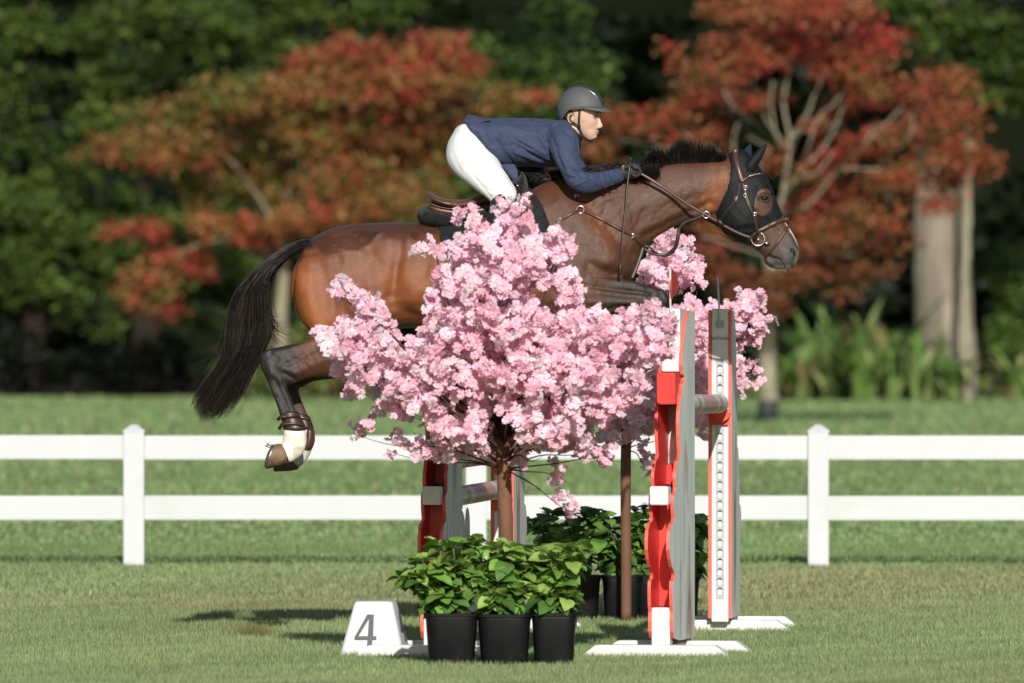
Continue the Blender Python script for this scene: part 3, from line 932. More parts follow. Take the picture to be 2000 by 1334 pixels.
# dock of the tail
secloft(mb, [(640, 462, 632, 490, .04), (612, 467, 606, 486, .036), (590, 469, 592, 486, .032), (566, 478, 574, 494, .028), (548, 490, 558, 502, .022), (530, 505, 540, 514, .014)], YH, 3, 12)
body = remesh(mb, 0.0085, 6, 0.5)
feats = [
    (1128, 372, 1236, 500, 15, -.011), (1095, 395, 1180, 510, 20, .008), (1085, 520, 1150, 560, 34, .014), (1195, 505, 1225, 525, 26, .010), (1052, 440, 1085, 560, 15, -.013), (1150, 520, 1200, 535, 10, -.007),
    (1240, 500, 1225, 540, 8, -.006), (1385, 398, 1262, 460, 8, -.009), (1400, 412, 1300, 448, 9, .004), (1415, 345, 1200, 405, 22, .006), (1400, 372, 1250, 430, 12, -.003), (1395, 335, 1395, 400, 9, -.004), (1350, 330, 1380, 405, 8, .003),
    (788, 500, 765, 580, 20, -.013), (760, 470, 742, 462, 15, .010), (700, 455, 745, 520, 12, -.007), (612, 480, 655, 600, 13, -.006), (655, 490, 690, 600, 14, .006), (585, 540, 620, 640, 16, .008), (690, 680, 700, 690, 28, .012),
    (720, 520, 735, 640, 14, -.006), (800, 440, 800, 560, 14, .004), (645, 640, 690, 700, 9, -.005), (820, 580, 1000, 610, 22, .006), (770, 600, 860, 640, 10, -.006),
    (1130, 560, 1268, 573, 3.6, -.008), (1262, 560, 1272, 602, 4, -.006), (1290, 570, 1302, 588, 6, .008), (1200, 598, 1262, 596, 3, -.006), (1140, 556, 1285, 575, 4.5, -.004), (1150, 590, 1270, 592, 5, .005), (1160, 605, 1260, 600, 4, -.005), (1150, 545, 1240, 556, 5, .004), (1170, 572, 1270, 584, 4, .004), (1286, 572, 1298, 594, 5, .006), (1276, 580, 1282, 600, 3, -.004),
    (620, 680, 560, 712, 6, -.006), (610, 668, 540, 690, 5, .004), (640, 700, 580, 728, 7, .004), (530, 690, 545, 705, 4, -.005), (545, 712, 575, 726, 6, .006), (556, 728, 578, 742, 3, -.006), (525, 705, 535, 735, 5, .004),
    (535, 735, 570, 812, 3.2, -.0055), (527, 745, 556, 815, 2.5, .003), (546, 740, 580, 812, 3, .003), (566, 846, 590, 850, 7, .004), (560, 862, 586, 880, 4, -.003),
    (1470, 400, 1528, 452, 5, .005), (1478, 412, 1520, 452, 4, -.004), (1436, 425, 1446, 432, 24, .009), (1462, 445, 1490, 470, 7, -.004), (1498, 425, 1545, 482, 6, -.0035), (1497, 501, 1524, 507, 1.8, -.006), (1506, 445, 1530, 500, 5, .002),
    (798, 462, 786, 545, 9, .006), (774, 515, 768, 580, 9, -.007), (850, 530, 805, 585, 13, .006), (700, 560, 690, 640, 20, .008), (655, 560, 650, 640, 11, -.005), (835, 450, 832, 540, 9, -.004), (870, 470, 862, 560, 9, .004), (640, 488, 700, 492, 6, .004), (705, 492, 757, 446, 6, .004),
    (1549, 490, 1554, 501, 3.4, -.017), (1542, 492, 1549, 508, 3, .005), (1556, 484, 1558, 500, 3, .004), (1490, 374, 1503, 376, 4, .008), (1484, 388, 1500, 388, 6, -.007), (1478, 395, 1498, 402, 3, .004), (1474, 375, 1480, 368, 4, -.004),
]
feats = [(a_, b_, c_, d_, w_, h_ * (1.7 if w_ > 9 else 1.35)) for a_, b_, c_, d_, w_, h_ in feats]
rg = np.random.default_rng(77)
for _ in range(150):   # skin folds and veins of the damp neck and shoulder
    x = rg.uniform(1150, 1400); y = rg.uniform(345, 470); a = rg.normal() * .35 + 2.2; l = rg.uniform(6, 20)
    feats.append((x, y, x + math.cos(a) * l, y + math.sin(a) * l, rg.uniform(2.2, 4), rg.choice([-1, -1, 1]) * rg.uniform(.0012, .0028)))
for _ in range(60):
    x = rg.uniform(1060, 1240); y = rg.uniform(400, 560); a = rg.normal() * .6 + 1.2; l = rg.uniform(8, 26)
    feats.append((x, y, x + math.cos(a) * l, y + math.sin(a) * l, rg.uniform(3, 7), rg.choice([-1, 1]) * rg.uniform(.001, .0025)))
for _ in range(40):
    x = rg.uniform(520, 620); y = rg.uniform(680, 800); a = 1.1 + rg.normal() * .3; l = rg.uniform(8, 22)
    feats.append((x, y, x + math.cos(a) * l, y + math.sin(a) * l, rg.uniform(1.8, 3), rg.choice([-1, 1]) * rg.uniform(.0012, .0025)))
relief(body, feats, YH)
co = getco(body); no = getno(body); px, py = pix(co, YH)
amp = 0.0008 * np.clip(1.2 - np.abs(px - 800) / 900, 0.5, 1)
amp = np.where((px > 1150) & (px < 1400) & (py > 380), 0.0016, amp)
nz = vnoise(co * [1, .5, 1.2], 26, 4, 3) * 1.0 + np.abs(vnoise(co * [1.4, .5, .8], 48, 6, 2)) * 1.2
co += no * (nz * amp)[:, None]
body.vertices.foreach_set('co', co.astype(np.float32).ravel()); body.update()
# coat colours
c_bay = np.array([.235, .076, .021]); c_dk = np.array([.066, .028, .016]); c_blk = np.array([.014, .011, .010]); c_br = np.array([.135, .050, .022]); c_wh = np.array([.74, .71, .66])
def sm(e0, e1, x):
    t = np.clip((x - e0) / (e1 - e0), 0, 1); return (t * t * (3 - 2 * t))
def mixa(a, b, t): return a * (1 - t[:, None]) + b * t[:, None]
c = np.tile(c_br, (len(co), 1))
big = vnoise(co, 3.2, 8)
but = np.exp(-(segd(px, py, 585, 560, 610, 630) / 48) ** 2)
c = mixa(c, c_bay * 1.1, np.clip(but * 1.1 + 0.12, 0, 1) * sm(1060, 800, px))
c = mixa(c, c_bay, np.clip(np.exp(-(segd(px, py, 780, 560, 1000, 620) / 55) ** 2), 0, 1) * 0.8)
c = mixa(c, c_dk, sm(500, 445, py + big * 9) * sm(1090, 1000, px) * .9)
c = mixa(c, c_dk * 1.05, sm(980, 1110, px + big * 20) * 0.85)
c = mixa(c, c_bay * .9, np.exp(-(segd(px, py, 1410, 350, 1385, 400) / 20) ** 2) * .8)
c = mixa(c, c_bay * .8, np.exp(-(segd(px, py, 1135, 395, 1190, 470) / 15) ** 2) * .45)
c = mixa(c, c_bay * .8, np.exp(-(segd(px, py, 1080, 500, 1075, 560) / 14) ** 2) * .6)
c = mixa(c, c_dk * .5, sm(1275, 1350, px) * sm(412, 432, py) * sm(1400, 1380, px))
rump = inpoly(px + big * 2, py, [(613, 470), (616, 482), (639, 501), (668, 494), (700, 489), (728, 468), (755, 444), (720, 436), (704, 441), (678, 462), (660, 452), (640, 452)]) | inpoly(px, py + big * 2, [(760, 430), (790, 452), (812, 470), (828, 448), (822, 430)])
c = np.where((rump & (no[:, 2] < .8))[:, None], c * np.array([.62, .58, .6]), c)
# legs
hl = sm(640, 560, px) * sm(640, 668, py)
c = mixa(c, c_blk * 1.4, hl)
c = mixa(c, c_dk * .8, sm(700, 640, px) * sm(650, 690, py) * (1 - hl) * .7)
fl = sm(1140, 1215, px) * sm(535, 552, py) * sm(1340, 1320, px) * (px < 1330)
c = mixa(c, np.array([.034, .021, .015]), np.where((px < 1240) | (py > 545), fl, 0))
c = mixa(c, c_blk * 1.1, sm(1248, 1286, px) * sm(545, 560, py) * (px < 1330) * .9)
c = mixa(c, c_blk * 1.3, sm(596, 612, py) * sm(1120, 1150, px) * (px < 1320))
sock = (px < 640) & (py > 834 + big * 2)
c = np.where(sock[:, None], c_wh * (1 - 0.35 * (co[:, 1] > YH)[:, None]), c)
c = np.where((sock & (py > 872) & (px > 575))[:, None], c_wh * .7, c)
c = mixa(c, c_blk, ((px < 625) & (py < 520)).astype(float) * sm(622, 606, px) * sm(492, 480, py))
# head
c = mixa(c, np.array([.075, .040, .026]), sm(1470, 1510, px))
c = mixa(c, np.array([.040, .034, .031]), sm(1520, 1548, px + (py - 470) * .9 + big * 4) * (px > 1480))
bl = (px > 1525) & (np.abs(co[:, 1] - YH) < .024 + .008 * big) & (py > 425) & (py < 482) & (no[:, 0] > .25)
c = np.where(bl[:, None], c_wh * .9, c)
lip = np.exp(-(segd(px, py, 1518, 523, 1540, 524) / 5) ** 2) * .35 + np.exp(-(segd(px, py, 1553, 515, 1560, 492) / 3.5) ** 2) * .45
c = mixa(c, c_wh * .6, np.clip(lip * (px > 1480), 0, 1))
c = mixa(c, c_blk * .7, np.exp(-(segd(px, py, 1549, 490, 1553, 501) / 3.8) ** 2) * (px > 1500))
eyed = np.exp(-(segd(px, py, 1484, 388, 1500, 390) / 6) ** 2)
c = mixa(c, c_blk, np.clip(eyed * 1.1, 0, 1) * (px > 1440))
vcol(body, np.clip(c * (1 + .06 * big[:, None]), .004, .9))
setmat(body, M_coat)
HB = BVHTree.FromPolygons([v.co.copy() for v in body.vertices], [tuple(p.vertices) for p in body.polygons])
body_src = body.copy()


def onto(x, y, s, off=.001):
    w = W(x, y, YH); h_ = HB.ray_cast(Vector((w.x, YH + s * 1.2, w.z)), Vector((0, -s, 0)))[0]
    if h_ is None: h_ = HB.find_nearest(Vector((w.x, YH + s * .03, w.z)))[0]
    return Vector((w.x, h_.y + s * off, w.z))


link('body', body, horse)

for s in (-1, 1):   # nostril and mouth
    c0 = onto(1550, 494, s); mb = MB()
    P = []
    for i in range(18):
        t = 2 * PI * i / 18; x_ = 1550 + 3.6 * math.cos(t) + 2.0 * math.sin(t); y_ = 494.5 - 7.2 * math.sin(t) + 1.0 * math.cos(t)
        P.append(onto(x_, y_, s, .0015))
    mb.tube(P, .0034, 8, closed=True); me = mb.mesh('nostril_rim', [M_coat]); vcol(me, np.tile([.085, .078, .074], (len(me.vertices), 1))); link('nostril_rim', me, horse)
    mb = MB(); n_ = len(P); mb.v = [tuple(p) for p in P] + [tuple(sum(P, Vector()) / n_ + Vector((0, -s * .004, 0)))]
    for i in range(n_): mb.face(i, (i + 1) % n_, n_)
    mb.obj('nostril', [mat('nostril_dark', (.006, .005, .005), rough=.9)], horse)
    mb = MB(); mb.tube([onto(x_, y_, s, .001) for x_, y_ in ((1500, 494), (1508, 499), (1518, 504), (1526, 509), (1531, 516), (1533, 523))], [.0012, .0022, .0026, .0028, .003, .002], 6); mb.obj('mouth_line', [bpy.data.materials['nostril_dark']], horse)
# hooves
def hoof(sec, yo, nm='hoof'):
    mb = MB(); secloft(mb, sec, YH, 3, 18, yo=yo)
    mb.cur = 0
    h = mb.obj(nm, [M_hoof], horse)
    return h
hf = [(550, 866, 565, 905, .040), (544, 866, 545, 910, .050), (538, 867, 523, 915, .058)]
h = hoof(hf, -.15)
def shoe(a, b, yo, wd, par):
    pts = []
    A, B = W(*a, YH), W(*b, YH)
    for i in range(13):
        t = PI * (-0.35 + 1.7 * i / 12)
        pts.append((A + B) / 2 - (A - B) / 2 * 0.92 * math.sin(t) * -1 * -1 + Vector((0, yo + math.cos(t) * wd, 0)))
    mb = MB(); mb.tube(pts, .008, 6); mb.obj('shoe', [M_shoe], par)
shoe((536, 867), (521, 914), -.15, .05, h)
for q in ((529, 868), (526, 872)):   # studs
    mb = MB(); p = W(*q, YH, -.15 + (.03 if q[0] == 526 else -.03)); mb.tube([p + Vector((.02, 0, -.004)), p, p - Vector((.018, 0, -.006))], [.006, .006, .003], 6)
    mb.obj('stud', [M_shoe], h)
h = hoof([(562, 892, 580, 918, .040), (552, 894, 562, 921, .05), (540, 900, 536, 922, .056)], .14)
hoof([(1156, 666, 1146, 638, .038), (1149, 668, 1141, 636, .046), (1140, 668, 1136, 634, .052)], -.15)
hoof([(1148, 678, 1138, 648, .038), (1141, 680, 1133, 646, .046), (1132, 680, 1128, 644, .052)], .15)
# eyes
for s in (-1, 1):
    x = W(1492, 387, YH)
    hit = HB.ray_cast(Vector((x.x, YH + s * 1.0, x.z)), Vector((0, -s, 0)))[0] or x
    mb = MB(); mb.sphere((x.x, hit.y - s * .003, x.z), (.021, .015, .0165), 18, 12)
    mb.obj('eye', [M_eye], horse)
    mb = MB()   # lids
    for sg, r_ in ((1, .0046), (-1, .0038)):
        pts = [Vector((x.x + .024 * math.cos(t), hit.y + s * (.004 + .006 * math.sin(t)), x.z + sg * .0155 * math.sin(t) - .001)) for t in np.linspace(0, PI, 9)]
        mb.tube(pts, r_, 6)
    me = mb.mesh('eyelid', [M_coat]); vcol(me, np.tile([.035, .025, .02], (len(me.vertices), 1))); link('eyelid', me, horse)


# hair: many tapered strands
def hair(name, strands, parent, r0=.0016, sides=3, m=None):
    """strands: array (n, k, 3)"""
    S = np.array(strands); n, k, _ = S.shape
    t = np.gradient(S, axis=1); t /= np.linalg.norm(t, axis=2)[..., None] + 1e-9
    up = np.array([0.1, 1, 0.1]); a = np.cross(t, up); a /= np.linalg.norm(a, axis=2)[..., None] + 1e-9
    b = np.cross(t, a)
    rad = r0 * (1 - 0.85 * (np.arange(k) / (k - 1)) ** 1.5)
    V = np.stack([S + (a * math.cos(2 * PI * j / sides) + b * math.sin(2 * PI * j / sides)) * rad[None, :, None] for j in range(sides)], 2)
    idx = np.arange(n * k * sides).reshape(n, k, sides)
    q = []
    for j in range(sides):
        l = (j + 1) % sides
        q.append(np.stack([idx[:, :-1, j], idx[:, :-1, l], idx[:, 1:, l], idx[:, 1:, j]], -1).reshape(-1, 4))
    rc = np.random.default_rng(n); tone = (rc.random(n) ** 3)[:, None]; hc = np.array([.005, .004, .004]) * (1 - tone) + np.array([.060, .040, .030]) * (.4 if name == 'mane' else 1.0) * tone
    me = npmesh(name, V.reshape(-1, 3), np.concatenate(q), smooth=True, mats=[m or M_hair], col=np.repeat(hc, k * sides, 0))
    return link(name, me, parent)


def resamp(P, k):
    P = np.array(catmull(P, 6)); u = np.linspace(0, len(P) - 1, k); i = np.minimum(u.astype(int), len(P) - 2)
    return P[i] * (1 - (u - i))[:, None] + P[i + 1] * (u - i)[:, None]


r = np.random.default_rng(12)
K = 15
Lc = resamp([(606, 468), (587, 469), (565, 479), (542, 493), (516, 511), (494, 536), (470, 560), (457, 580), (449, 612), (446, 645), (440, 690), (424, 722), (400, 750), (384, 778), (373, 802), (358, 836)], K)
Rc = resamp([(606, 486), (596, 488), (575, 497), (562, 505), (545, 518), (534, 534), (526, 552), (522, 575), (525, 605), (528, 635), (522, 672), (504, 702), (484, 745), (462, 785), (432, 828), (412, 862)], K)
st = []
for i in range(3100):
    u = r.beta(1.15, 1.15); dy = r.normal() * .35; uo = (u - .45) * 2
    s0 = 0 if r.random() < .6 else int(r.integers(0, 5))
    e = (K - 1) * (.965 - .05 * abs(uo) - abs(r.normal()) * .045 if r.random() < .7 else r.uniform(.5, .88))
    kk = np.linspace(s0, e, K); i0 = np.minimum(kk.astype(int), K - 2); fr = (kk - i0)[:, None]
    Lp = Lc[i0] * (1 - fr) + Lc[i0 + 1] * fr; Rp = Rc[i0] * (1 - fr) + Rc[i0 + 1] * fr
    prog = kk / (K - 1)
    uu = np.clip(u + r.normal() * .10 * prog + .03 * np.sin(prog * 9 + r.random() * 6), -.06, 1.06)
    p = Lp * (1 - uu[:, None]) + Rp * uu[:, None]
    if r.random() < .05: p = p + np.cumsum(r.normal(size=(K, 2)) * 1.0 + np.array([r.normal() * .9, .4]), 0) * prog[:, None]
    ln = 1 - abs(r.normal()) * .10 + .03
    d = dy * (.03 + .11 * np.sin(np.clip(prog * 1.1, 0, 1) * PI) + .05 * prog)
    st.append(np.stack([(p[:, 0] - 1000) / F * YH, YH + d, CAMZ - (p[:, 1] + (ln - 1) * 60 * prog - HOR) / F * YH], 1))
# fine wisps blowing off the tail toward the hock
for i in range(60):
    a = np.array([525 + r.normal() * 4, 610 + r.normal() * 8]); b = a + [28 + r.normal() * 12, 40 + r.normal() * 12]; m_ = (a + b) / 2 + [-8, 8]
    P = resamp([a, m_, b], K); P = np.array(P)
    st.append(np.stack([(P[:, 0] - 1000) / F * YH, np.full(K, YH - .02 + r.normal() * .03), CAMZ - (P[:, 1] - HOR) / F * YH], 1))
for i in range(16):
    a = np.array([450 + r.normal() * 20, 690 + r.normal() * 30]); b = a + [-60 + r.normal() * 20, 70 + r.normal() * 20]; m_ = (a + b) / 2 + [10, 10]
    P = resamp([a, m_, b], K)
    st.append(np.stack([(P[:, 0] - 1000) / F * YH, np.full(K, YH - .02 + r.normal() * .05), CAMZ - (P[:, 1] - HOR) / F * YH], 1))
hair('tail', st, horse, .0018)

K = 7; st = []
def lockpts(base, tip, bend, dy0, dy1):
    a = np.array(base, float); b = np.array(tip, float); m_ = (a + b) / 2 + bend
    P = resamp([a, m_, b], K)
    return np.stack([(P[:, 0] - 1000) / F * YH, YH + np.linspace(dy0, dy1, K), CAMZ - (P[:, 1] - HOR) / F * YH], 1)
for i in range(3600):   # mane standing up from the crest, thrown up in spikes
    x = r.uniform(1268, 1424)
    lock = int(x / 9.0); rl = np.random.default_rng(lock + 50); lx = rl.normal() * 7; lh = rl.uniform(.62, 1.05)
    H = 17 + 34 * math.exp(-((x - 1352) / 60) ** 2)
    tx = (lock * 9.0 + 4.5) * .35 + x * .65 + lx * 1.1 + r.normal() * 7 - 9 + 7 * math.sin(x * .11); ty = 317 - H * lh * r.uniform(.4, 1.0) * (1 + .16 * math.sin(x * .19 + 1)) + r.normal() * 2.5
    if r.random() < .04: ty -= r.uniform(2, 9); tx += r.normal() * 6
    s = r.uniform(-1, 1)
    st.append(lockpts((x, 323), (tx, ty), (r.normal() * 3 - 2, -1), s * .02, s * .035 + r.normal() * .02))
for i in range(900):    # mane falling to the near side in front of the hand
    x = r.uniform(1250, 1300); tx = x - r.uniform(5, 34); ty = 330 + r.uniform(5, 22) + (1300 - x) * .15
    st.append(lockpts((x, 322 + (1300 - x) * .12), (tx, ty), (-6 + r.normal() * 2, -10), -.02, -.105 - .01 * r.random()))
for i in range(1500):   # mane along the lower neck and withers
    x = r.uniform(1060, 1262); yb = 352 + (x - 1060) * (330 - 352) / 200
    tx = x - r.uniform(8, 34); ty = yb - r.uniform(-6, 14)
    if r.random() < .06: ty -= r.uniform(2, 8)
    st.append(lockpts((x, yb + 2), (tx, ty), (-3, -8), r.uniform(-.03, .03), r.uniform(-.05, .05)))
for i in range(60):
    x = r.uniform(1045, 1095); st.append(lockpts((x, 352), (x - r.uniform(5, 26), 352 - r.uniform(4, 20)), (r.normal() * 3, -5), 0, r.normal() * .03))
hair('mane', st, horse, .0019)
st = []
for i in range(46):     # chin whiskers
    x = r.uniform(1504, 1545); y = 523
    st.append(lockpts((x, y), (x + r.normal() * 6 - 3, y + r.uniform(3, 11)), (0, 1), -.02, -.02 + r.normal() * .02))
hair('whiskers', st, horse, .0005, m=mat('whisker', (.35, .3, .22), rough=.5))


# ------------------------------------------------------------------ tack
M_leather = mat('brown_leather', (0.045, 0.019, 0.014), (0.082, 0.036, 0.026), 0.38, 0.5, 22, 5, 0.15, 120, bdist=.002)
M_leather_d = mat('dark_leather', (0.022, 0.014, 0.012), (0.045, 0.028, 0.023), 0.4, 0.5, 22, 5, 0.15, 120, bdist=.002)
M_steel = mat('bright_steel', (0.62, 0.60, 0.57), (0.7, 0.68, 0.65), 0.22, 0.5, 10, metal=1.0)
M_bonnet = mat('black_knit', (0.005, 0.0055, 0.0065), (0.010, 0.011, 0.0125), 0.65, 0.22, 60, 4, 0.3, 300, bdist=.002)
M_bonnet_ear = mat('navy_knit', (0.010, 0.014, 0.03), (0.016, 0.022, 0.042), 0.8, 0.2, 60, 4, 0.3, 300, bdist=.002)
M_fleece = mat('black_fleece', (0.008, 0.008, 0.009), (0.018, 0.018, 0.019), 0.95, 0.15, 50, 5, 0.9, 160, sheen=.12, bdist=.008)
M_quilt = mat('quilted_cotton', (0.009, 0.010, 0.014), (0.016, 0.018, 0.023), 0.8, 0.2, 30, 4, 0.3, 200, sheen=.08, bdist=.003)
M_piping = mat('grey_piping', (0.35, 0.36, 0.38), rough=.6)


def onb(x, y, side=-1, off=.004, last=[YH - .08]):
    w = W(x, y, YH)
    h = HB.ray_cast(Vector((w.x, YH + side * 1.2, w.z)), Vector((0, -side, 0)))[0]
    if h is None:
        h = HB.find_nearest(Vector((w.x, YH + side * .03, w.z)))[0]
        yy = h.y
    else: yy = h.y
    return Vector((w.x, yy + side * off, w.z))


def bandpts(pix_, side=-1, off=.004, k=5):
    P = catmull(pix_, k); return [onb(p[0], p[1], side, off) for p in P]


def band(parent, name, pix_, w, th=.0035, m=None, side=-1, off=.004, k=5, both=False):
    for s in ((-1, 1) if both else (side,)):
        pts = bandpts(pix_, s, off, k)
        # soften jumps in depth
        for _ in range(3):
            ys = [p.y for p in pts]
            for i in range(1, len(pts) - 1):
                v = (ys[i - 1] + ys[i] + ys[i + 1]) / 3
                pts[i].y = min(v, ys[i]) if s < 0 else max(v, ys[i])
        mb = MB(); mb.strap(pts, w, th, (0, s, 0)); o = mb.obj(name, [m or M_leather], parent)
    return o


def buckle(parent, x, y, w, h, ang, off=.009):
    c = onb(x, y, -1, off); mb = MB(); ca, sa = math.cos(ang), math.sin(ang); P = []
    for i in range(16):
        t = 2 * PI * i / 16; u = math.copysign(abs(math.cos(t)) ** .6, math.cos(t)) * w / 2; v = math.copysign(abs(math.sin(t)) ** .6, math.sin(t)) * h / 2
        P.append(c + Vector((u * ca - v * sa, 0, u * sa + v * ca)))
    mb.tube(P, .0018, 6, closed=True)
    mb.tube([c - Vector((0, .001, 0)) + Vector((-sa, 0, ca)) * (-h / 2), c + Vector((-sa, 0, ca)) * (h / 2) - Vector((0, .001, 0))], .0013, 5)
    return mb.obj('buckle', [M_steel], parent)


# bonnet
bon = thing('ear_bonnet', W(1450, 370, YH), 'black stretch ear bonnet with eye openings covering the horse\'s head and ears', 'bonnet')
eyeh = [(1490 + 18.5 * math.cos(t) * (1.0) + 3.5 * math.sin(t) * -1, 394.5 + 27.5 * math.sin(t)) for t in np.linspace(0, 2 * PI, 25)[:-1]]
bpoly = [(1415, 296), (1424, 302), (1428, 322), (1427, 345), (1421, 372), (1410, 395), (1400, 415), (1397, 430), (1405, 452), (1412, 462), (1450, 480), (1475, 470), (1480, 452), (1494, 444), (1508, 434), (1530, 419), (1532, 410), (1540, 380), (1510, 260), (1430, 260)]
m = shell(body_src, [bpoly], YH, .003, .004, holes=[eyeh])
relief(m, [(1425, 380, 1412, 430, 3, -.004), (1440, 440, 1475, 436, 3, .003), (1420, 455, 1470, 452, 2.5, .004), (1462, 400, 1452, 440, 3, .002), (1430, 405, 1448, 425, 4, -.003)], YH)
setmat(m, M_bonnet, M_bonnet_ear)
link('hood', m, bon)
for s, q in ((-1, [(1447, 343, 1476, 334, .026, -.052), (1451, 326, 1481, 322, .031, -.056), (1463, 310, 1488, 308, .026, -.060), (1477, 295, 1494, 294, .017, -.062), (1487, 286, 1497, 286, .009, -.062), (1495, 281.5, 1496.5, 282, .002, -.062)]),
             (1, [(1440, 322, 1470, 322, .026, .052), (1446, 305, 1470, 306, .028, .056), (1453, 293, 1469.5, 293, .018, .058), (1461, 284, 1468.5, 284, .009, .06), (1466.5, 280, 1467.5, 280.5, .002, .06)])):
    mb = MB(); secloft(mb, q, YH, 4, 18, ends=False); mb.obj('ear_cover', [M_bonnet if s < 0 else M_bonnet_ear], bon)
    if s < 0:
        mb = MB(); mb.tube([W(a_, b_, YH, -.088 + (345 - b_) * .0003) for a_, b_ in ((1458, 336), (1466, 322), (1475, 308), (1484, 295), (1492, 286))], [.002, .004, .004, .003, .001], 6); mb.obj('ear_seam', [M_bonnet], bon)

# bridle
br = thing('bridle', W(1480, 440, YH), 'brown leather bridle with reins, flash noseband and loose ring bit on the bay horse', 'bridle')
O2 = .009
band(br, 'headpiece', [(1436, 292), (1436, 304), (1439, 322), (1444, 340), (1448, 354)], .030, .005, M_leather, off=O2, both=True)
band(br, 'browband', [(1447, 356), (1456, 349), (1466, 344), (1478, 341), (1489, 340)], .014, .005, M_leather, off=O2 + .003, both=True)
c0 = []
P = bandpts([(1462, 345), (1470, 342), (1480, 340), (1489, 339)], -1, O2 + .009)
mb = MB()
for p in np.linspace(0, len(P) - 1, 14):
    i = min(int(p), len(P) - 2); q = P[i].lerp(P[i + 1], p - i); mb.sphere(q, .0032, 8, 6)
mb.obj('crystals', [M_steel], br)
band(br, 'cheekpiece', [(1450, 358), (1455, 376), (1461, 396), (1467, 412), (1472, 424), (1476, 440), (1479, 456)], .014, .005, off=O2, both=True)
band(br, 'cheek_strap', [(1453, 378), (1457, 392), (1463, 406), (1469, 418)], .011, .004, M_leather_d, off=O2 + .006)
buckle(br, 1455, 367, .016, .022, -.3, O2 + .008); buckle(br, 1454, 382, .014, .020, -.3, O2 + .011); buckle(br, 1473, 418, .018, .014, 0, O2 + .008)
band(br, 'noseband', [(1478, 452), (1486, 449), (1498, 443), (1512, 436), (1526, 430), (1540, 428)], .024, .006, off=.006, both=True)
band(br, 'jaw_strap', [(1478, 454), (1470, 460), (1462, 472), (1462, 478)], .018, .005, M_leather_d, off=.006, both=True)
band(br, 'flash_strap', [(1541, 440), (1533, 452), (1522, 468), (1510, 484), (1500, 495), (1492, 503)], .012, .004, off=.008, both=True)
mb = MB(); mb.sphere(onb(1492, 504, -1, .01), (.006, .005, .008), 8, 6); mb.obj('strap_end', [M_steel], br)
band(br, 'throat_strap', [(1443, 360), (1442, 374), (1439, 386), (1430, 400), (1418, 414), (1408, 428)], .010, .004, M_leather_d, off=O2, both=True)
buckle(br, 1437, 388, .012, .018, -.5, O2 + .007)
c = onb(1480, 467, -1, .012); P = [c + Vector((.0345 * math.cos(t), 0, .0345 * math.sin(t))) for t in np.linspace(0, 2 * PI, 29)[:-1]]
mb = MB(); mb.tube(P, .0038, 8, closed=True); mb.obj('bit_ring', [M_steel], br)
mb = MB(); mb.tube([c + Vector((.030, 0, -.015)), c + Vector((.045, -.004, -.022)), c + Vector((.060, .005, -.022))], [.007, .009, .006], 8); mb.obj('bit_hook', [M_steel], br)
mb = MB(); mb.tube([c + Vector((0, .0, 0)), Vector((c.x + .01, YH, c.z - .01)), Vector((c.x, YH + .07, c.z))], .009, 8); mb.obj('mouthpiece', [M_steel], br)
Y3 = YH - .16
def free(pts, dys):
    return [W(a, b, YH, d) for (a, b), d in zip(pts, dys)]
def freeband(parent, name, pts, dys, w, th=.004, m=None, k=4):
    q = catmull([(a, b, d) for (a, b), d in zip(pts, dys)], k)
    mb = MB(); mb.strap([W(a, b, YH, d) for a, b, d in q], w, th, (0, -1, .15)); return mb.obj(name, [m or M_leather], parent)
freeband(br, 'rein', [(1246, 338), (1262, 346), (1300, 370), (1340, 398), (1378, 420), (1408, 438), (1440, 455), (1467, 465)], [-.14, -.145, -.15, -.145, -.14, -.135, -.13, -.125], .0155)
freeband(br, 'rein', [(1236, 342), (1300, 376), (1378, 426), (1470, 470)], [.05, .12, .14, .13], .014, m=M_leather_d)
mb = MB(); mb.tube(free([(1401, 430), (1411, 441)], [-.142, -.142]), [.013, .013], 10); mb.obj('rein_stop', [M_leather_d], br)

# breastplate and running martingale
bp = thing('breastplate', W(1180, 440, YH), 'brown leather breastplate with ring and running martingale across the horse\'s chest', 'breastplate')
band(bp, 'shoulder_strap', [(1087, 434), (1100, 427), (1118, 417), (1130, 411)], .015, .005)
band(bp, 'wither_strap', [(1126, 378), (1128, 388), (1131, 400), (1133, 408)], .015, .005)
band(bp, 'chest_strap', [(1136, 412), (1160, 422), (1184, 434), (1210, 448), (1233, 461), (1246, 472), (1256, 482)], .015, .005)
buckle(bp, 1092, 431, .022, .018, .5); buckle(bp, 1126, 384, .018, .02, 0); buckle(bp, 1234, 461, .018, .022, -.8)
c = onb(1133, 410, -1, .010); P = [c + Vector((.0185 * math.cos(t), 0, .0185 * math.sin(t))) for t in np.linspace(0, 2 * PI, 23)[:-1]]
mb = MB(); mb.tube(P, .0032, 8, closed=True); mb.obj('ring', [M_steel], bp)
freeband(bp, 'girth_strap', [(1256, 482), (1250, 502), (1242, 524), (1233, 545)], [-.09, -.10, -.11, -.12], .02, .005, M_leather_d)
freeband(bp, 'martingale_strap', [(1256, 482), (1266, 492), (1284, 498), (1303, 496), (1318, 484), (1323, 465), (1326, 447), (1338, 434), (1356, 428), (1372, 421)], [-.09, -.09, -.1, -.1, -.11, -.12, -.12, -.13, -.14, -.145], [.014] * 14 + [.020] * 14 + [.014] * 9, .004, M_leather_d)
freeband(bp, 'martingale_strap', [(1258, 480), (1270, 484), (1280, 494), (1300, 500), (1316, 492)], [-.07, -.07, -.06, -.02, .0], .012, .004, M_leather_d)
c = W(1378, 420, YH, -.15); P = [c + Vector((.017 * math.cos(t), 0, .017 * math.sin(t))) for t in np.linspace(0, 2 * PI, 21)[:-1]]
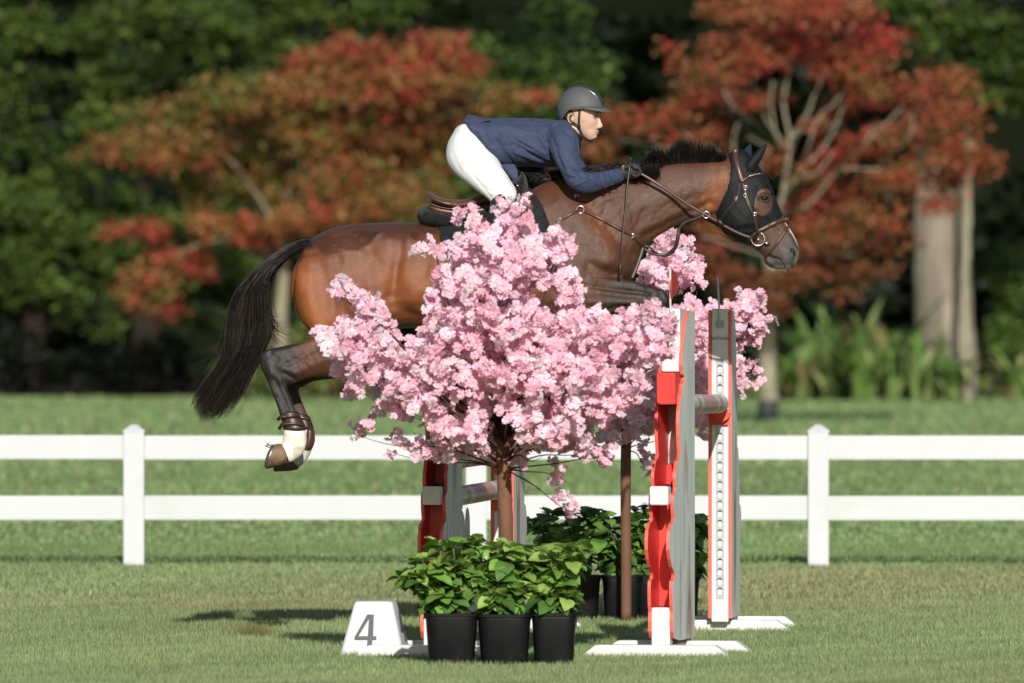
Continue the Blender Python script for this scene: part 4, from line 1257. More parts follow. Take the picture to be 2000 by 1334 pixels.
mb = MB(); mb.tube(P, .0026, 8, closed=True); mb.obj('rein_ring', [M_steel], bp)

# saddle pad, half pad, saddle, girth
padm = thing('saddle_pad', W(960, 430, YH), 'dark quilted saddle pad under the saddle, its corner showing above the blossom', 'saddle pad')
ppoly = [(861, 452), (864, 476), (873, 506), (895, 528), (940, 545), (1000, 550), (1040, 530), (1062, 500), (1073, 466), (1071, 438), (1058, 405), (1040, 376), (1022, 346), (1010, 325), (900, 325), (880, 420)]
m = shell(body_src, [ppoly], YH, .006, .010)
setmat(m, M_quilt)
co = getco(m); no = getno(m); px, py = pix(co, YH)
co += no * (.0035 * (np.abs(np.sin((px + py) * .24)) ** .5 * np.abs(np.sin((px - py) * .24)) ** .5))[:, None] * (np.abs(no[:, 1:2]) > .2)
m.vertices.foreach_set('co', co.ravel()); link('pad', m, padm)
P = bandpts([(1012, 332), (1040, 378), (1057, 405), (1070, 436), (1073, 464), (1064, 496), (1050, 514)], -1, .017)
mb = MB(); mb.tube(P, .004, 6); mb.obj('piping', [M_bonnet], padm)
c = onb(895, 478, -1, .018)
mb = MB(); mb.tube([c, c - Vector((0, .004, 0))], [.034, .033], 20); e = mb.obj('badge', [M_piping], padm)
mb = MB(); mb.tube([c - Vector((0, .0045, 0)), c - Vector((0, .007, 0))], [.022, .021], 20); mb.obj('badge_centre', [mat('badge_violet', (.32, .22, .45), rough=.4)], e)

hp = thing('half_pad', W(850, 430, YH), 'thick black fleece half pad between the saddle and the horse\'s back', 'half pad')
mb = MB()
secloft(mb, [(818, 412, 819, 428, .05), (822, 404, 824, 440, .13), (838, 402, 842, 449, .17), (865, 408, 868, 452, .18), (900, 410, 903, 452, .18), (940, 400, 945, 446, .175), (985, 372, 1000, 425, .15), (1012, 345, 1032, 400, .11), (1018, 334, 1030, 352, .05)], YH, 4, 22)
m = remesh(mb, .008, 3); co = getco(m); no = getno(m); co += no * (vnoise(co, 60, 3, 3) * .004)[:, None]; m.vertices.foreach_set('co', co.astype(np.float32).ravel())
link('fleece', setmat(m, M_fleece), hp)

M_saddle = mat('saddle_leather', (0.095, 0.038, 0.024), (0.15, 0.062, 0.040), 0.34, 0.5, 22, 5, 0.15, 120, bdist=.002)
sa = thing('saddle', W(930, 400, YH), 'brown leather jumping saddle on a black fleece half pad', 'saddle')
mb = MB()
seat = [(835, 373, 837, 391, .07), (842, 376, 846, 399, .135), (855, 383, 862, 405, .165), (872, 388, 880, 409, .17), (893, 390, 898, 411, .16), (915, 388, 920, 408, .14), (938, 380, 945, 404, .115), (960, 371, 975, 398, .10), (985, 360, 1000, 390, .085), (1003, 352, 1012, 372, .06)]
secloft(mb, seat, YH, 4, 22, ends=True)
m = remesh(mb, .007, 3); link('seat', setmat(m, M_saddle), sa)
mb = MB()
for s in (-1, 1):
    secloft(mb, [(836, 402, 838, 410, .03, s * .09), (842, 397, 848, 416, .05, s * .10), (862, 403, 866, 421, .055, s * .105), (890, 408, 894, 422, .055, s * .105), (930, 405, 934, 420, .05, s * .10), (975, 394, 985, 410, .045, s * .09)], YH, 4, 16)
mb.obj('panel', [M_saddle], sa)
P = [(836, 394), (845, 400), (858, 405), (876, 408), (898, 409), (930, 405)]
mb = MB(); mb.tube([W(a, b, YH, -.155 - .01 * (i > 0)) for i, (a, b) in enumerate(P)], .0035, 6); mb.obj('piping', [M_leather_d], sa)
fl = [(985, 372), (1011, 365), (1027, 375), (1038, 393), (1042, 414), (1036, 436), (1023, 455), (1004, 480), (985, 505), (950, 512), (930, 490), (925, 450), (935, 410), (960, 392)]
m = shell(body_src, [fl], YH, .022, .008); link('flap', setmat(m, M_saddle), sa)
for k, (dx, off) in enumerate(((-3, .034), (-8, .036))):
    P = bandpts([(1011 + dx, 368), (1026 + dx, 378), (1037 + dx, 395), (1041 + dx, 415), (1035 + dx, 436), (1022 + dx, 456)], -1, off)
    mb = MB(); mb.tube(P, .006 if k == 0 else .009, 8); mb.obj('knee_roll', [M_saddle], sa)
mb = MB(); mb.sphere(W(1011, 363, YH, -.10), .008, 8, 6); mb.obj('rivet', [M_steel], sa)
# stirrup hidden low among the blossom
band(sa, 'girth', [(985, 505), (990, 560), (995, 610), (998, 640)], .09, .012, M_leather_d, off=.01, both=True)
freeband(sa, 'stirrup_leather', [(972, 410), (960, 460), (950, 520), (946, 548)], [-.38, -.42, -.42, -.42], .025, .004)
c = W(944, 563, YH, -.42); mb = MB()
mb.tube([c + Vector((.055 * math.cos(t), 0, .06 * math.sin(t) + .0)) for t in np.linspace(-.3, PI + .3, 15)], .006, 8); mb.box(c + Vector((-.06, -.03, -.03)), c + Vector((.06, .03, -.018)))
mb.obj('stirrup_iron', [M_steel], sa)

# fetlock boots on the hind legs
def legboot(yo, lab, secs, tabs, cup):
    t = thing('fetlock_boot', W(secs[0][0], secs[0][1], YH, yo), lab, 'fetlock boot', 'fetlock boots on the hind legs')
    mb = MB(); secloft(mb, secs, YH, 3, 18, yo=yo); m = mb.mesh('cuff', [M_leather_d]); link('cuff', m, t)
    for a in tabs:
        mb = MB(); mb.strap([W(x, y, YH, yo - dd) for x, y, dd in a], .017, .005, (0, -1, 0)); mb.obj('strap', [M_leather], t)
    for a in tabs:
        mb = MB(); x, y, dd = a[2]; mb.sphere(W(x, y, YH, yo - dd - .007), .0035, 8, 6); mb.obj('stud', [M_steel], t)
    if cup:
        mb = MB(); secloft(mb, cup, YH, 3, 14, yo=yo); mb.obj('shell', [M_leather], t)
legboot(-.15, 'brown leather fetlock boot with two straps on the nearer hind leg', [(548, 808, 586, 806, .036), (550, 818, 590, 818, .037), (553, 828, 597, 828, .041), (554, 838, 600, 836, .044)],
        [[(544, 819, .0), (549, 814, .026), (557, 813, .042), (569, 812, .044), (584, 810, .036)], [(547, 837, 0), (552, 828, .030), (560, 827, .045), (575, 826, .047), (594, 828, .038)]], None)
legboot(.14, 'brown leather fetlock boot cupping the back of the farther hind fetlock', [(570, 808, 604, 814, .034), (576, 820, 608, 824, .036), (580, 834, 612, 838, .04)],
        [[(576, 812, .03), (582, 814, .038), (590, 816, .04), (598, 818, .034), (604, 820, .02)]],
        [(596, 838, 613, 842, .042), (592, 856, 614, 862, .046), (586, 872, 607, 880, .042), (590, 880, 598, 884, .02)])
# ------------------------------------------------------------------ rider
M_skin = mat('skin', (0.52, 0.345, 0.255), (0.58, 0.39, 0.29), 0.45, 0.4, 12, 5, 0.05, 200, attr='Col', bdist=.001)
M_navy = mat('navy_jacket', (0.030, 0.040, 0.085), (0.042, 0.054, 0.108), 0.72, 0.25, 40, 5, 0.25, 500, sheen=.08, bdist=.001)
M_breech = mat('white_breeches', (0.62, 0.63, 0.655), (0.66, 0.665, 0.685), 0.7, 0.25, 30, 4, 0.2, 400, sheen=.1, bdist=.001)
M_boot = mat('black_boot', (0.010, 0.012, 0.014), (0.018, 0.02, 0.023), 0.42, 0.55, 8)
M_glove = mat('black_glove', (0.012, 0.013, 0.014), (0.024, 0.025, 0.026), 0.6, 0.3, 60, 4, 0.4, 300, bdist=.002)
M_helm = mat('matt_helmet', (0.068, 0.075, 0.078), (0.088, 0.095, 0.098), 0.62, 0.35, 3, 5, 0.1, 300, bdist=.001)
M_helm_p = mat('helmet_panel', (0.010, 0.013, 0.016), (0.05, 0.055, 0.06), 0.8, 0.3, 260, 3, 0.5, 400, bdist=.002)
M_web = mat('black_webbing', (0.016, 0.017, 0.014), (0.035, 0.036, 0.03), 0.7, 0.3, 120, 3)
M_hairb = mat('brown_hair', (0.045, 0.026, 0.016), (0.09, 0.055, 0.03), 0.45, 0.4, 40)
M_white = mat('eye_white', (0.20, 0.17, 0.155), rough=.3)
M_iris = mat('iris', (0.03, 0.022, 0.015), rough=.1)
M_lip = mat('lips', (0.42, 0.17, 0.14), rough=.5)
M_gold = mat('gold_thread', (0.55, 0.42, 0.15), rough=.4)
M_shirt = mat('dark_shirt', (0.010, 0.012, 0.022), (0.016, 0.018, 0.03), 0.7, 0.2, 20)

rider = thing('person', (0, YH, 2.0), 'rider in navy jacket, white breeches and grey helmet folded forward over the horse\'s neck', 'person')
mb = MB()
# torso, legs, arms slightly inside the clothes
secloft(mb, [(900, 262, 888, 300, .10), (918, 245, 915, 318, .15), (950, 240, 958, 316, .15), (990, 238, 1000, 312, .14), (1030, 238, 1038, 314, .135), (1062, 240, 1073, 314, .15), (1088, 246, 1100, 306, .16), (1102, 252, 1120, 292, .10), (1108, 258, 1124, 282, .06)], YH, 4, 20)
secloft(mb, [(1100, 255, 1112, 288, .055), (1108, 244, 1124, 282, .052), (1114, 232, 1134, 276, .050), (1118, 222, 1140, 268, .050)], YH, 3, 16)
for s in (-1, 1):
    secloft(mb, [(925, 254, 890, 280, .07, s * .08), (940, 288, 886, 308, .08, s * .095), (960, 316, 906, 341, .075, s * .135), (976, 340, 930, 364, .068, s * .185), (992, 366, 958, 386, .05, s * .26), (990, 396, 968, 402, .038, s * .32), (986, 440, 950, 440, .05, s * .36), (972, 480, 940, 480, .048, s * .39), (950, 520, 926, 520, .036, s * .41),
                 (935, 545, 912, 538, .035, s * .42), (950, 556, 922, 562, .036, s * .425), (980, 560, 965, 568, .034, s * .44), (995, 562, 985, 566, .02, s * .445)], YH, 4, 16)
armN = [(1116, 254, 1077, 264, .052, -.16), (1124, 276, 1077, 291, .057, -.195), (1128, 300, 1086, 315, .052, -.215), (1131, 322, 1099, 338, .047, -.235), (1137, 341, 1115, 362, .044, -.245), (1150, 343, 1141, 375, .042, -.24), (1171, 340, 1171, 368, .038, -.20), (1195, 335, 1197, 359, .033, -.15), (1210, 332, 1216, 350, .026, -.12), (1222, 330, 1226, 346, .024, -.10)]
secloft(mb, armN, YH, 4, 16)
armF = [(1112, 252, 1080, 262, .052, .16), (1124, 272, 1086, 287, .055, .19), (1130, 296, 1096, 308, .05, .20), (1136, 316, 1108, 330, .045, .20), (1145, 326, 1128, 350, .042, .19), (1165, 328, 1160, 350, .036, .15), (1190, 328, 1190, 346, .03, .11), (1218, 330, 1220, 344, .025, .08)]
secloft(mb, armF, YH, 4, 16)
person_m = remesh(mb, .007, 3)
co = getco(person_m); no = getno(person_m); px, py = pix(co, YH)
co = co - no * np.where((px > 1110) & (py < 285) & (np.abs(co[:, 1] - YH) < .09), 0, .015)[:, None]
person_m.vertices.foreach_set('co', co.astype(np.float32).ravel()); person_m.update()
# head, built in its own frame (x forward, z up, pixels), then turned a little to the camera
HC = W(1137, 225, YH); TURN = math.radians(-17); PXM = YH / F
HM = Matrix.Translation(HC) @ Matrix.Rotation(TURN, 4, 'Z') @ Matrix.Scale(PXM, 4)
mh = MB()
prof = [(178, 4, -12, 8), (182, 14, -22, 15), (192, 26, -30, 23), (203, 34, -34, 27), (213, 36, -35, 27.5), (220, 36, -35, 27.5), (227, 34.4, -34, 27), (233, 34, -32, 26), (240, 34, -28, 23.5), (247, 33.3, -21, 21.4), (253, 32.2, -14, 19), (259, 30.6, -6, 16.4), (265, 29, 0, 13.2), (270, 26.5, 6, 9.5), (273, 23, 10, 6.5)]
S = catmull(prof, 4); rs = []
for y, xf, xb, w in S:
    ring = []
    for j in range(36):
        t = 2 * PI * j / 36; cx, sy = math.cos(t), math.sin(t)
        mid = (xf + xb) / 2; h = (xf - xb) / 2
        wf = w * (abs(sy) ** .92) * (1 - .10 * max(cx, 0) ** 2)
        ring.append(Vector((mid + h * math.copysign(abs(cx) ** .86, cx), math.copysign(wf, sy), 225 - y)))
    rs.append(ring)
mh.rings(rs)
def hs(secs, n=12, k=3):   # side-view sections in head pixels: (x,y),(x,y),w,yoff
    rs = []
    for q in catmull(secs, k):
        a = Vector((q[0] - 1140, 0, 225 - q[1])); b = Vector((q[2] - 1140, 0, 225 - q[3])); m_ = (a + b) / 2; h = (a - b) / 2
        rs.append([m_ + h * math.cos(2 * PI * j / n) + Vector((0, q[4] * math.sin(2 * PI * j / n) + (q[5] if len(q) > 5 else 0), 0)) for j in range(n)])
    mh.rings(rs)
hs([(1174, 224, 1168, 225, 3.0), (1176.5, 232, 1169, 233, 3.6), (1179.5, 240, 1170, 241, 4.4), (1181.8, 245.5, 1170, 246.5, 5.6), (1180.5, 249, 1171, 250, 5.8), (1176, 251.5, 1172, 252, 4.0)])
for s in (-1, 1):
    hs([(1176, 246, 1171, 248, 2.6, s * 5.0), (1175, 250, 1171, 251, 2.4, s * 5.2)])
    hs([(1173, 219, 1168, 223, 2.0, s * 4), (1171, 217.5, 1165, 222, 2.2, s * 11), (1166, 219, 1160, 223, 2.0, s * 18)])
hs([(1174.4, 255.5, 1169, 257, 5.6), (1174.8, 257.8, 1169, 258.2, 6.4)])
hs([(1173.9, 259.8, 1168, 260, 6.0), (1173.2, 262.0, 1168, 262, 5.0)])
hs([(1170, 264, 1160, 268, 8), (1169.5, 269, 1160, 272, 7)])
m2 = remesh(mh, .62, 3, .45)
relief_pts = getco(m2)
def dent(c, r_, a):
    global relief_pts
    d = np.linalg.norm(relief_pts - np.array(c), axis=1); n_ = getno(m2)
    relief_pts = relief_pts + n_ * (a * np.exp(-(d / r_) ** 2))[:, None]
for s in (-1, 1):
    dent((31.5, s * 11.5, -4), 4.2, -3.4); dent((28, s * 17.5, -14), 7, 1.6); dent((24, s * 18, -27), 7, -1.8)
m2.vertices.foreach_set('co', relief_pts.astype(np.float32).ravel()); m2.update()
hp_ = getco(m2)
col = np.tile([1.0, 1.0, 1.0], (len(hp_), 1))
for s in (-1, 1):
    d = np.linalg.norm(hp_ - np.array([30, s * 19, -20]), axis=1); col *= (1 - np.exp(-(d / 8) ** 2)[:, None] * np.array([.0, .13, .13]))
    d = np.linalg.norm(hp_ - np.array([31, s * 12, -4]), axis=1); col *= (1 - np.exp(-(d / 4.5) ** 2)[:, None] * np.array([.18, .25, .26]))
d = np.abs(hp_[:, 2] + 33.8); lipm = (hp_[:, 0] > 30) & (np.abs(hp_[:, 1]) < 7) & (d < 3.6)
col = np.where(lipm[:, None], col * [.88, .70, .68], col)
m2.transform(HM)
# join the head to the body mesh
bm = bmesh.new(); bm.from_mesh(person_m); n0 = len(bm.verts); bm.from_mesh(m2)
pm = bpy.data.meshes.new('body'); bm.to_mesh(pm); bm.free()
cc = np.ones((len(pm.vertices), 3)); cc[n0:] = col
pm.polygons.foreach_set('use_smooth', np.ones(len(pm.polygons), dtype=bool))
vcol(pm, cc); setmat(pm, M_skin); link('body', pm, rider)


def hobj(mbx, name, mats, parent=rider, smooth=True):
    m = mbx.mesh(name, mats, smooth); m.transform(HM); return link(name, m, parent)


for s in (-1, 1):
    e = MB(); e.sphere((28.8, s * 11.4, -4.4), 3.6, 14, 10); eo = hobj(e, 'eye', [M_white])
    e = MB(); e.sphere((30.9, s * 11.4, -4.1), (2.1, 2.7, 2.3), 12, 8); hobj(e, 'iris', [M_iris], eo)
    e = MB(); e.tube([(33.0, s * 8.0, -4.4), (33.5, s * 9.5, -2.1), (32.9, s * 12.0, -1.3), (31.4, s * 14.6, -2.3), (30, s * 16, -4.3)], [.5, .9, 1.0, .9, .5], 6); hobj(e, 'eyelashes', [M_hairb])
    e = MB(); e.tube([(36.0, s * 6.5, 2.4), (35.5, s * 10, 4.2), (33.6, s * 14, 4.6), (29.8, s * 18.5, 2.8)], [.55, .85, .75, .3], 6, flat=.6); hobj(e, 'eyebrow', [M_hairb])
    # ear
    e = MB(); P = []
    cx, cz = -14.5, -6.5
    for i in range(15):
        t = -2.2 + 4.9 * i / 14
        P.append((cx - 5.6 * math.cos(t) * 1.0 + (1.5 if i > 11 else 0), s * (27.2 + 1.8 * math.sin(i / 14 * PI)), cz - 8.6 * math.sin(t) * -1))
    e.tube(P, [1.0 + .6 * math.sin(i / 14 * PI) for i in range(15)], 8)
    e.sphere((cx + .5, s * 26.3, cz), (5.4, 1.8, 8.0), 12, 8); e.sphere((cx + 2.5, s * 27.2, cz - 7.5), (2.6, 1.6, 3.0), 10, 6)
    m = e.mesh('ear', [M_skin]); m.transform(HM); vcol(m, np.tile([1.0, .88, .85], (len(m.vertices), 1))); link('ear', m, rider)
# hair tucked under the helmet
e = MB(); e.sphere((-14, 0, 2), (21, 28.8, 16), 24, 14); hobj(e, 'hair', [M_hairb])
e = MB(); e.sphere((-25, 0, -14), (9, 18, 12), 16, 10); hobj(e, 'hair_bun', [M_hairb])
for s in (-1, 1):
    for k in range(8):
        e = MB(); x = -20 + k * 1.5; e.tube([(x, s * 28.5, 4), (x - 4, s * 28.8, -4), (x - 7, s * 26, -12 - k)], [.7, .6, .3], 5); hobj(e, 'hair_strand', [M_hairb])

# helmet
hel = thing('riding_helmet', HC + Vector((0, 0, .05)), 'matt dark grey riding helmet with a dark centre panel, strapped on the rider\'s head', 'helmet')
hel_r = hel
def rimz(t):   # t azimuth from front
    c = math.cos(t)
    if c > 0: return 11.5 - 1.5 * (1 - c) * 0 + 2.5 * c
    u = -c
    return 11.5 - 24 * sm(.15, .95, np.array([u]))[0]
def hshell(exp=0.0, lo=None, t0=0, t1=2 * PI, nu=48, nv=16, top=0.0):
    V = []; idx = {}
    rows = []
    for i in range(nv + 1):
        row = []
        for j in range(nu):
            t = t0 + (t1 - t0) * j / nu
            rz = rimz(t)
            zc = 13.0
            A = 46.5 + exp if math.cos(t) < 0 else 46.0 + exp; B = 37.5 + exp; H = 45.5 + exp
            phi_end = PI / 2 if rz >= zc else PI / 2 + math.asin(min(.98, (zc - rz) / 52.0))
            if rz < zc: ph = top + (phi_end - top) * i / nv
            else: ph = top + (PI / 2 - top) * i / nv
            s_, c_ = math.sin(ph), math.cos(ph)
            z = zc + (H * c_ if c_ >= 0 else 52 * c_)
            row.append(Vector((-3 + A * s_ * math.cos(t), B * s_ * math.sin(t), z)))
        rows.append(row)
    return rows
h = MB(); out = hshell(0); inn = hshell(-3)
h.rings(out + inn[::-1], cap=False)
m = h.mesh('shell', [M_helm]); m.transform(HM); link('shell', m, hel)
# peak
h = MB(); rs = []
for i in range(25):
    t = math.radians(-72 + 144 * i / 24); c = math.cos(t); ext = 17.5 * max(0, math.cos(t * 1.2)) ** .8
    p = Vector((-3 + 45.5 * math.cos(t), 37 * math.sin(t), 14)); n_ = Vector((math.cos(t), math.sin(t) * .75, 0)).normalized()
    q = p + n_ * ext + Vector((0, 0, -9.5 * (ext / 17.5))); mid = p + n_ * ext * .5 + Vector((0, 0, -2.8 * (ext / 17.5)))
    rs.append([p + Vector((0, 0, 2.2)), mid + Vector((0, 0, 1.8)), q + Vector((0, 0, .9)), q + Vector((0, 0, -.4)), mid + Vector((0, 0, -.6)), p + Vector((0, 0, -1.0))])
h.rings(rs); m = h.mesh('peak', [M_helm]); m.transform(HM); link('peak', m, hel)
# rim edging
h = MB(); h.tube([r_ + Vector((0, 0, 0)) for r_ in out[-1]], 1.1, 6, closed=True); hm_ = h.mesh('rim', [M_helm]); hm_.transform(HM); link('rim', hm_, hel)
# centre panel with bright edging
h = MB(); rs = []
for i in range(22):
    ph = math.radians(-38 + 118 * i / 21)      # back to front over the top
    wdt = 11 + 5.5 * math.sin(max(0, min(1, (i / 21))) * PI); wdt *= (.35 + .65 * min(1, (21 - i) / 3 + .3))
    row = []
    for y, lift in ((-1, 0.1), (-.93, 1.6), (0, 1.8), (.93, 1.6), (1, 0.1)):
        yy = y * wdt; s2 = math.sqrt(max(0, 1 - (yy / 37.5) ** 2))
        x = -3 + (46.2 + lift) * math.sin(ph) * s2; z = 13 + (45.5 + lift) * math.cos(ph) * s2
        row.append(Vector((x, yy, z)))
    rs.append(row + [row[0] * .97])
h.rings(rs); m = h.mesh('panel', [M_helm_p]); m.transform(HM); link('panel', m, hel)
for s in (0, 4):
    h = MB(); h.tube([r_[s] + Vector((0, 0, .5)) for r_ in rs[1:]], .55, 5); m = h.mesh('trim', [M_steel]); m.transform(HM); link('trim', m, hel)
h = MB(); h.box((40.0, -5, 21), (43.6, 5, 26)); m = h.mesh('vent', [M_iris]); m.transform(HM); link('vent', m, hel)
# harness
def hstrap(pts, w, n=None):
    h = MB(); q = catmull(pts, 4); rs = []
    h.strap([Vector(p) for p in q], w, .8, n or (0, -1 if pts[1][1] < 0 else 1, 0)); m = h.mesh('chin_strap', [M_web]); m.transform(HM); link('chin_strap', m, hel)
for s in (-1, 1):
    hstrap([(4, s * 30, 16), (3.5, s * 29.6, 5), (2, s * 28.4, -8), (1.5, s * 26.2, -20), (2.5, s * 24, -28), (5, s * 20.5, -37), (9, s * 15, -44), (15, s * 7.5, -49.5)], 4.6)
    hstrap([(-27, s * 24, -2), (-20, s * 28, -9), (-8, s * 28.2, -16), (1.5, s * 26.4, -23)], 3.8)
hstrap([(15, -7.5, -49.5), (16.5, 0, -50), (15, 7.5, -49.5)], 4.4, (0, 0, -1))
h = MB(); h.box((-1.4, -28.2, -25.5), (4.6, -25.6, -20)); m = h.mesh('strap_slider', [M_web]); m.transform(HM); link('strap_slider', m, hel)

# jacket
mb = MB()
tor = [(905, 238, 910, 247, .13), (912, 228, 920, 273, .172, 0, 2.4), (926, 228, 936, 296, .182, 0, 2.5), (943, 230.5, 960, 313, .185, 0, 2.5), (963, 230.5, 982, 326, .18, 0, 2.4), (990, 230.5, 1008, 327, .17, 0, 2.3), (1018, 231, 1030, 325, .165, 0, 2.2), (1046, 231, 1058, 327, .17, 0, 2.2),
       (1068, 233, 1086, 327, .18, 0, 2.2), (1088, 236, 1112, 324, .18, 0, 2.2), (1101, 238, 1128, 312, .16), (1108, 243, 1133, 292, .11), (1113, 250, 1132, 280, .075)]
secloft(mb, tor, YH, 4, 26)
aN = [(1104, 238, 1068, 252, .06, -.12), (1119, 253, 1073, 266, .066, -.165), (1127, 275, 1073, 291, .070, -.20), (1130.5, 300, 1082, 316, .062, -.22), (1133.5, 322, 1095, 338, .057, -.24), (1138.5, 336, 1110, 365, .054, -.25), (1150, 338.5, 1140, 379.5, .052, -.245), (1171, 336.5, 1171, 373, .046, -.20), (1192, 332, 1195, 364, .042, -.155), (1206, 329, 1215, 356, .037, -.125)]
secloft(mb, aN, YH, 4, 18)
aF = [(1104, 240, 1070, 254, .06, .12), (1119, 255, 1078, 268, .064, .165), (1127, 272, 1083, 287, .066, .19), (1133, 296, 1092, 310, .06, .20), (1139, 314, 1104, 332, .055, .20), (1147, 323, 1126, 353, .05, .19), (1166, 325, 1160, 353, .044, .15), (1190, 325, 1190, 349, .038, .11), (1206, 327, 1208, 347, .034, .09)]
secloft(mb, aF, YH, 4, 18)
jk = remesh(mb, .0068, 4, .5)
relief(jk, [(a_, b_, c_, d_, w_ * .8, h_ * 2.0) for a_, b_, c_, d_, w_, h_ in [(1078, 270, 1098, 330, 4, -.006), (1062, 262, 1080, 320, 4, -.009), (1050, 258, 1075, 300, 4, .005), (1010, 272, 1066, 302, 4, .006), (1000, 282, 1055, 310, 4, -.006), (1030, 292, 1075, 312, 3.5, .006), (975, 255, 1035, 290, 4, -.004), (985, 245, 1050, 268, 5, .003),
            (940, 270, 985, 322, 5, .006), (955, 262, 1002, 322, 5, -.007), (975, 268, 1012, 318, 4, .006), (990, 285, 1014, 322, 3.5, -.008), (1008, 300, 1060, 318, 3, .004), (930, 262, 950, 300, 5, -.003), (1100, 240, 1122, 262, 4, .004),
            (1085, 246, 1118, 268, 3, -.006), (1112, 330, 1138, 345, 3, -.006), (1108, 340, 1134, 355, 3, .005), (1118, 330, 1138, 334, 2.5, .004), (1118, 350, 1142, 348, 3, -.005), (1124, 362, 1146, 352, 3, .004), (1150, 345, 1165, 368, 3, -.004), (1175, 340, 1180, 368, 3, .003), (1190, 338, 1200, 360, 2.5, -.003),
            (1082, 290, 1105, 326, 4, .003), (1100, 285, 1122, 300, 3, -.003), (1070, 275, 1090, 270, 3, .003), (914, 236, 1066, 243, 1.6, -.0035), (960, 285, 1010, 286, 2, -.003), (1076, 236, 1066, 262, 1.6, -.004)]], YH, cap=.0085)
co = getco(jk); no = getno(jk); co += no * (vnoise(co, 34, 21, 2) * .0018)[:, None]; jk.vertices.foreach_set('co', co.astype(np.float32).ravel())
jacket = link('jacket', setmat(jk, M_navy), rider)
# tail vent flap, hanging corner and front flap
def sheet(pts2, dyf, th, m, name, parent):
    """thin cloth piece from an outline in side view, bulged with dyf(x,y)"""
    bm = bmesh.new(); vs = [bm.verts.new(W(x, y, YH, dyf(x, y))) for x, y in pts2]; f = bm.faces.new(vs)
    bmesh.ops.triangulate(bm, faces=[f]); bmesh.ops.subdivide_edges(bm, edges=bm.edges, cuts=2, use_grid_fill=True)
    r_ = bmesh.ops.solidify(bm, geom=bm.faces[:], thickness=th)
    me = bpy.data.meshes.new(name); bm.to_mesh(me); bm.free(); me.materials.append(m)
    me.polygons.foreach_set('use_smooth', np.ones(len(me.polygons), dtype=bool)); return link(name, me, parent)
sheet([(914, 225), (941, 231), (960, 236), (925, 243), (904, 239)], lambda x, y: -.10 - .003 * (y - 225), .004, M_navy, 'tail_flap', jacket)
sheet([(978, 322), (1005, 322), (1011, 334), (1012, 349), (1007, 354), (1001, 352), (990, 338)], lambda x, y: -.225 - .0006 * (y - 322), .005, M_navy, 'front_flap', jacket)
# collar, buttons
mb = MB(); secloft(mb, [(1090, 236, 1117, 262, .09, 0), (1103, 233, 1126, 268, .085), (1112, 238, 1132, 276, .078)], YH, 3, 20, ends=False); mb.obj('collar', [M_navy], jacket)
mb = MB(); secloft(mb, [(1100, 240, 1120, 282, .066, 0), (1112, 243, 1135, 277, .062), (1117, 246, 1138, 270, .058)], YH, 3, 20, ends=False); mb.obj('shirt_collar', [M_shirt], rider)
mb = MB(); secloft(mb, [(1104, 262, 1110, 320, .09), (1120, 262, 1128, 312, .075), (1129, 268, 1134, 290, .05)], YH, 3, 18); mb.obj('shirt_front', [M_shirt], rider)
JB = BVHTree.FromPolygons([v.co.copy() for v in jk.vertices], [tuple(p.vertices) for p in jk.polygons]) if False else None
for x, y, d in ((1181, 366, -.218), (1193, 361.5, -.192), (1204.5, 357, -.166)):
    mb = MB(); c = W(x, y, YH, d); mb.tube([c, c + Vector((.0, -.006, -.001))], [.0062, .0048], 12); mb.obj('button', [M_boot], jacket)

# breeches
mb = MB()
secloft(mb, [(903, 250, 884, 285, .10), (918, 240, 890, 316, .155), (935, 238, 925, 330, .165), (955, 240, 955, 320, .15)], YH, 4, 22)
for s in (-1, 1):
    secloft(mb, [(925, 245, 886, 258, .085, s * .08), (938, 256, 873.5, 284, .11, s * .085), (952, 284, 872.5, 315, .12, s * .105), (971, 309, 890, 341, .115, s * .14), (985, 332, 916, 362, .105, s * .19), (998, 354, 941, 381, .088, s * .25), (1008, 371, 957, 394, .075, s * .29), (1009, 386, 962, 403, .066, s * .32), (999, 402, 961, 412, .058, s * .335), (995, 420, 960, 422, .053, s * .34)], YH, 4, 20)
br_m = remesh(mb, .0068, 4)
relief(br_m, [(925, 345, 960, 388, 2.2, -.004), (893, 266, 912, 271, 1.8, -.004), (912, 271, 916, 262, 1.8, -.003), (955, 372, 984, 380, 2.2, -.004), (962, 380, 1000, 384, 2.2, .004), (968, 388, 1002, 390, 2, -.004), (945, 366, 962, 378, 2, -.003), (940, 296, 905, 318, 3, .003), (950, 306, 912, 330, 3, -.0035), (905, 300, 970, 378, 1.6, -.003), (962, 320, 975, 345, 3, -.003), (985, 345, 1000, 372, 3, .003), (885, 300, 900, 335, 3, -.002)], YH)
breeches = link('breeches', setmat(br_m, M_breech), rider)
# boots
for s in (-1, 1):
    mb = MB()
    secloft(mb, [(984, 383, 970, 384, .050, s * .345), (994, 392, 961, 391, .062, s * .342), (996, 405, 957, 401, .064, s * .345), (992, 430, 950, 430, .062, s * .36), (982, 468, 938, 468, .062, s * .385), (966, 500, 925, 498, .055, s * .40), (948, 528, 913, 524, .045, s * .41), (940, 545, 905, 538, .042, s * .42),
                 (952, 552, 908, 556, .042, s * .425), (975, 556, 930, 566, .042, s * .435), (997, 560, 968, 570, .036, s * .445), (1004, 564, 990, 570, .02, s * .45)], YH, 4, 18)
    m = remesh(mb, .0075, 2); link('boot', setmat(m, M_boot), rider)
mb = MB(); mb.tube([W(964, 398, YH, -.405), W(973, 386, YH, -.415), W(984, 384, YH, -.412), (W(993, 396, YH, -.40))], .0025, 6); mb.obj('boot_piping', [M_steel], rider)
mb = MB(); mb.tube([W(908, 526, YH, -.38), W(896, 520, YH, -.41), W(880, 508, YH, -.41)], [.006, .006, .004], 6); mb.obj('spur', [M_steel], rider)

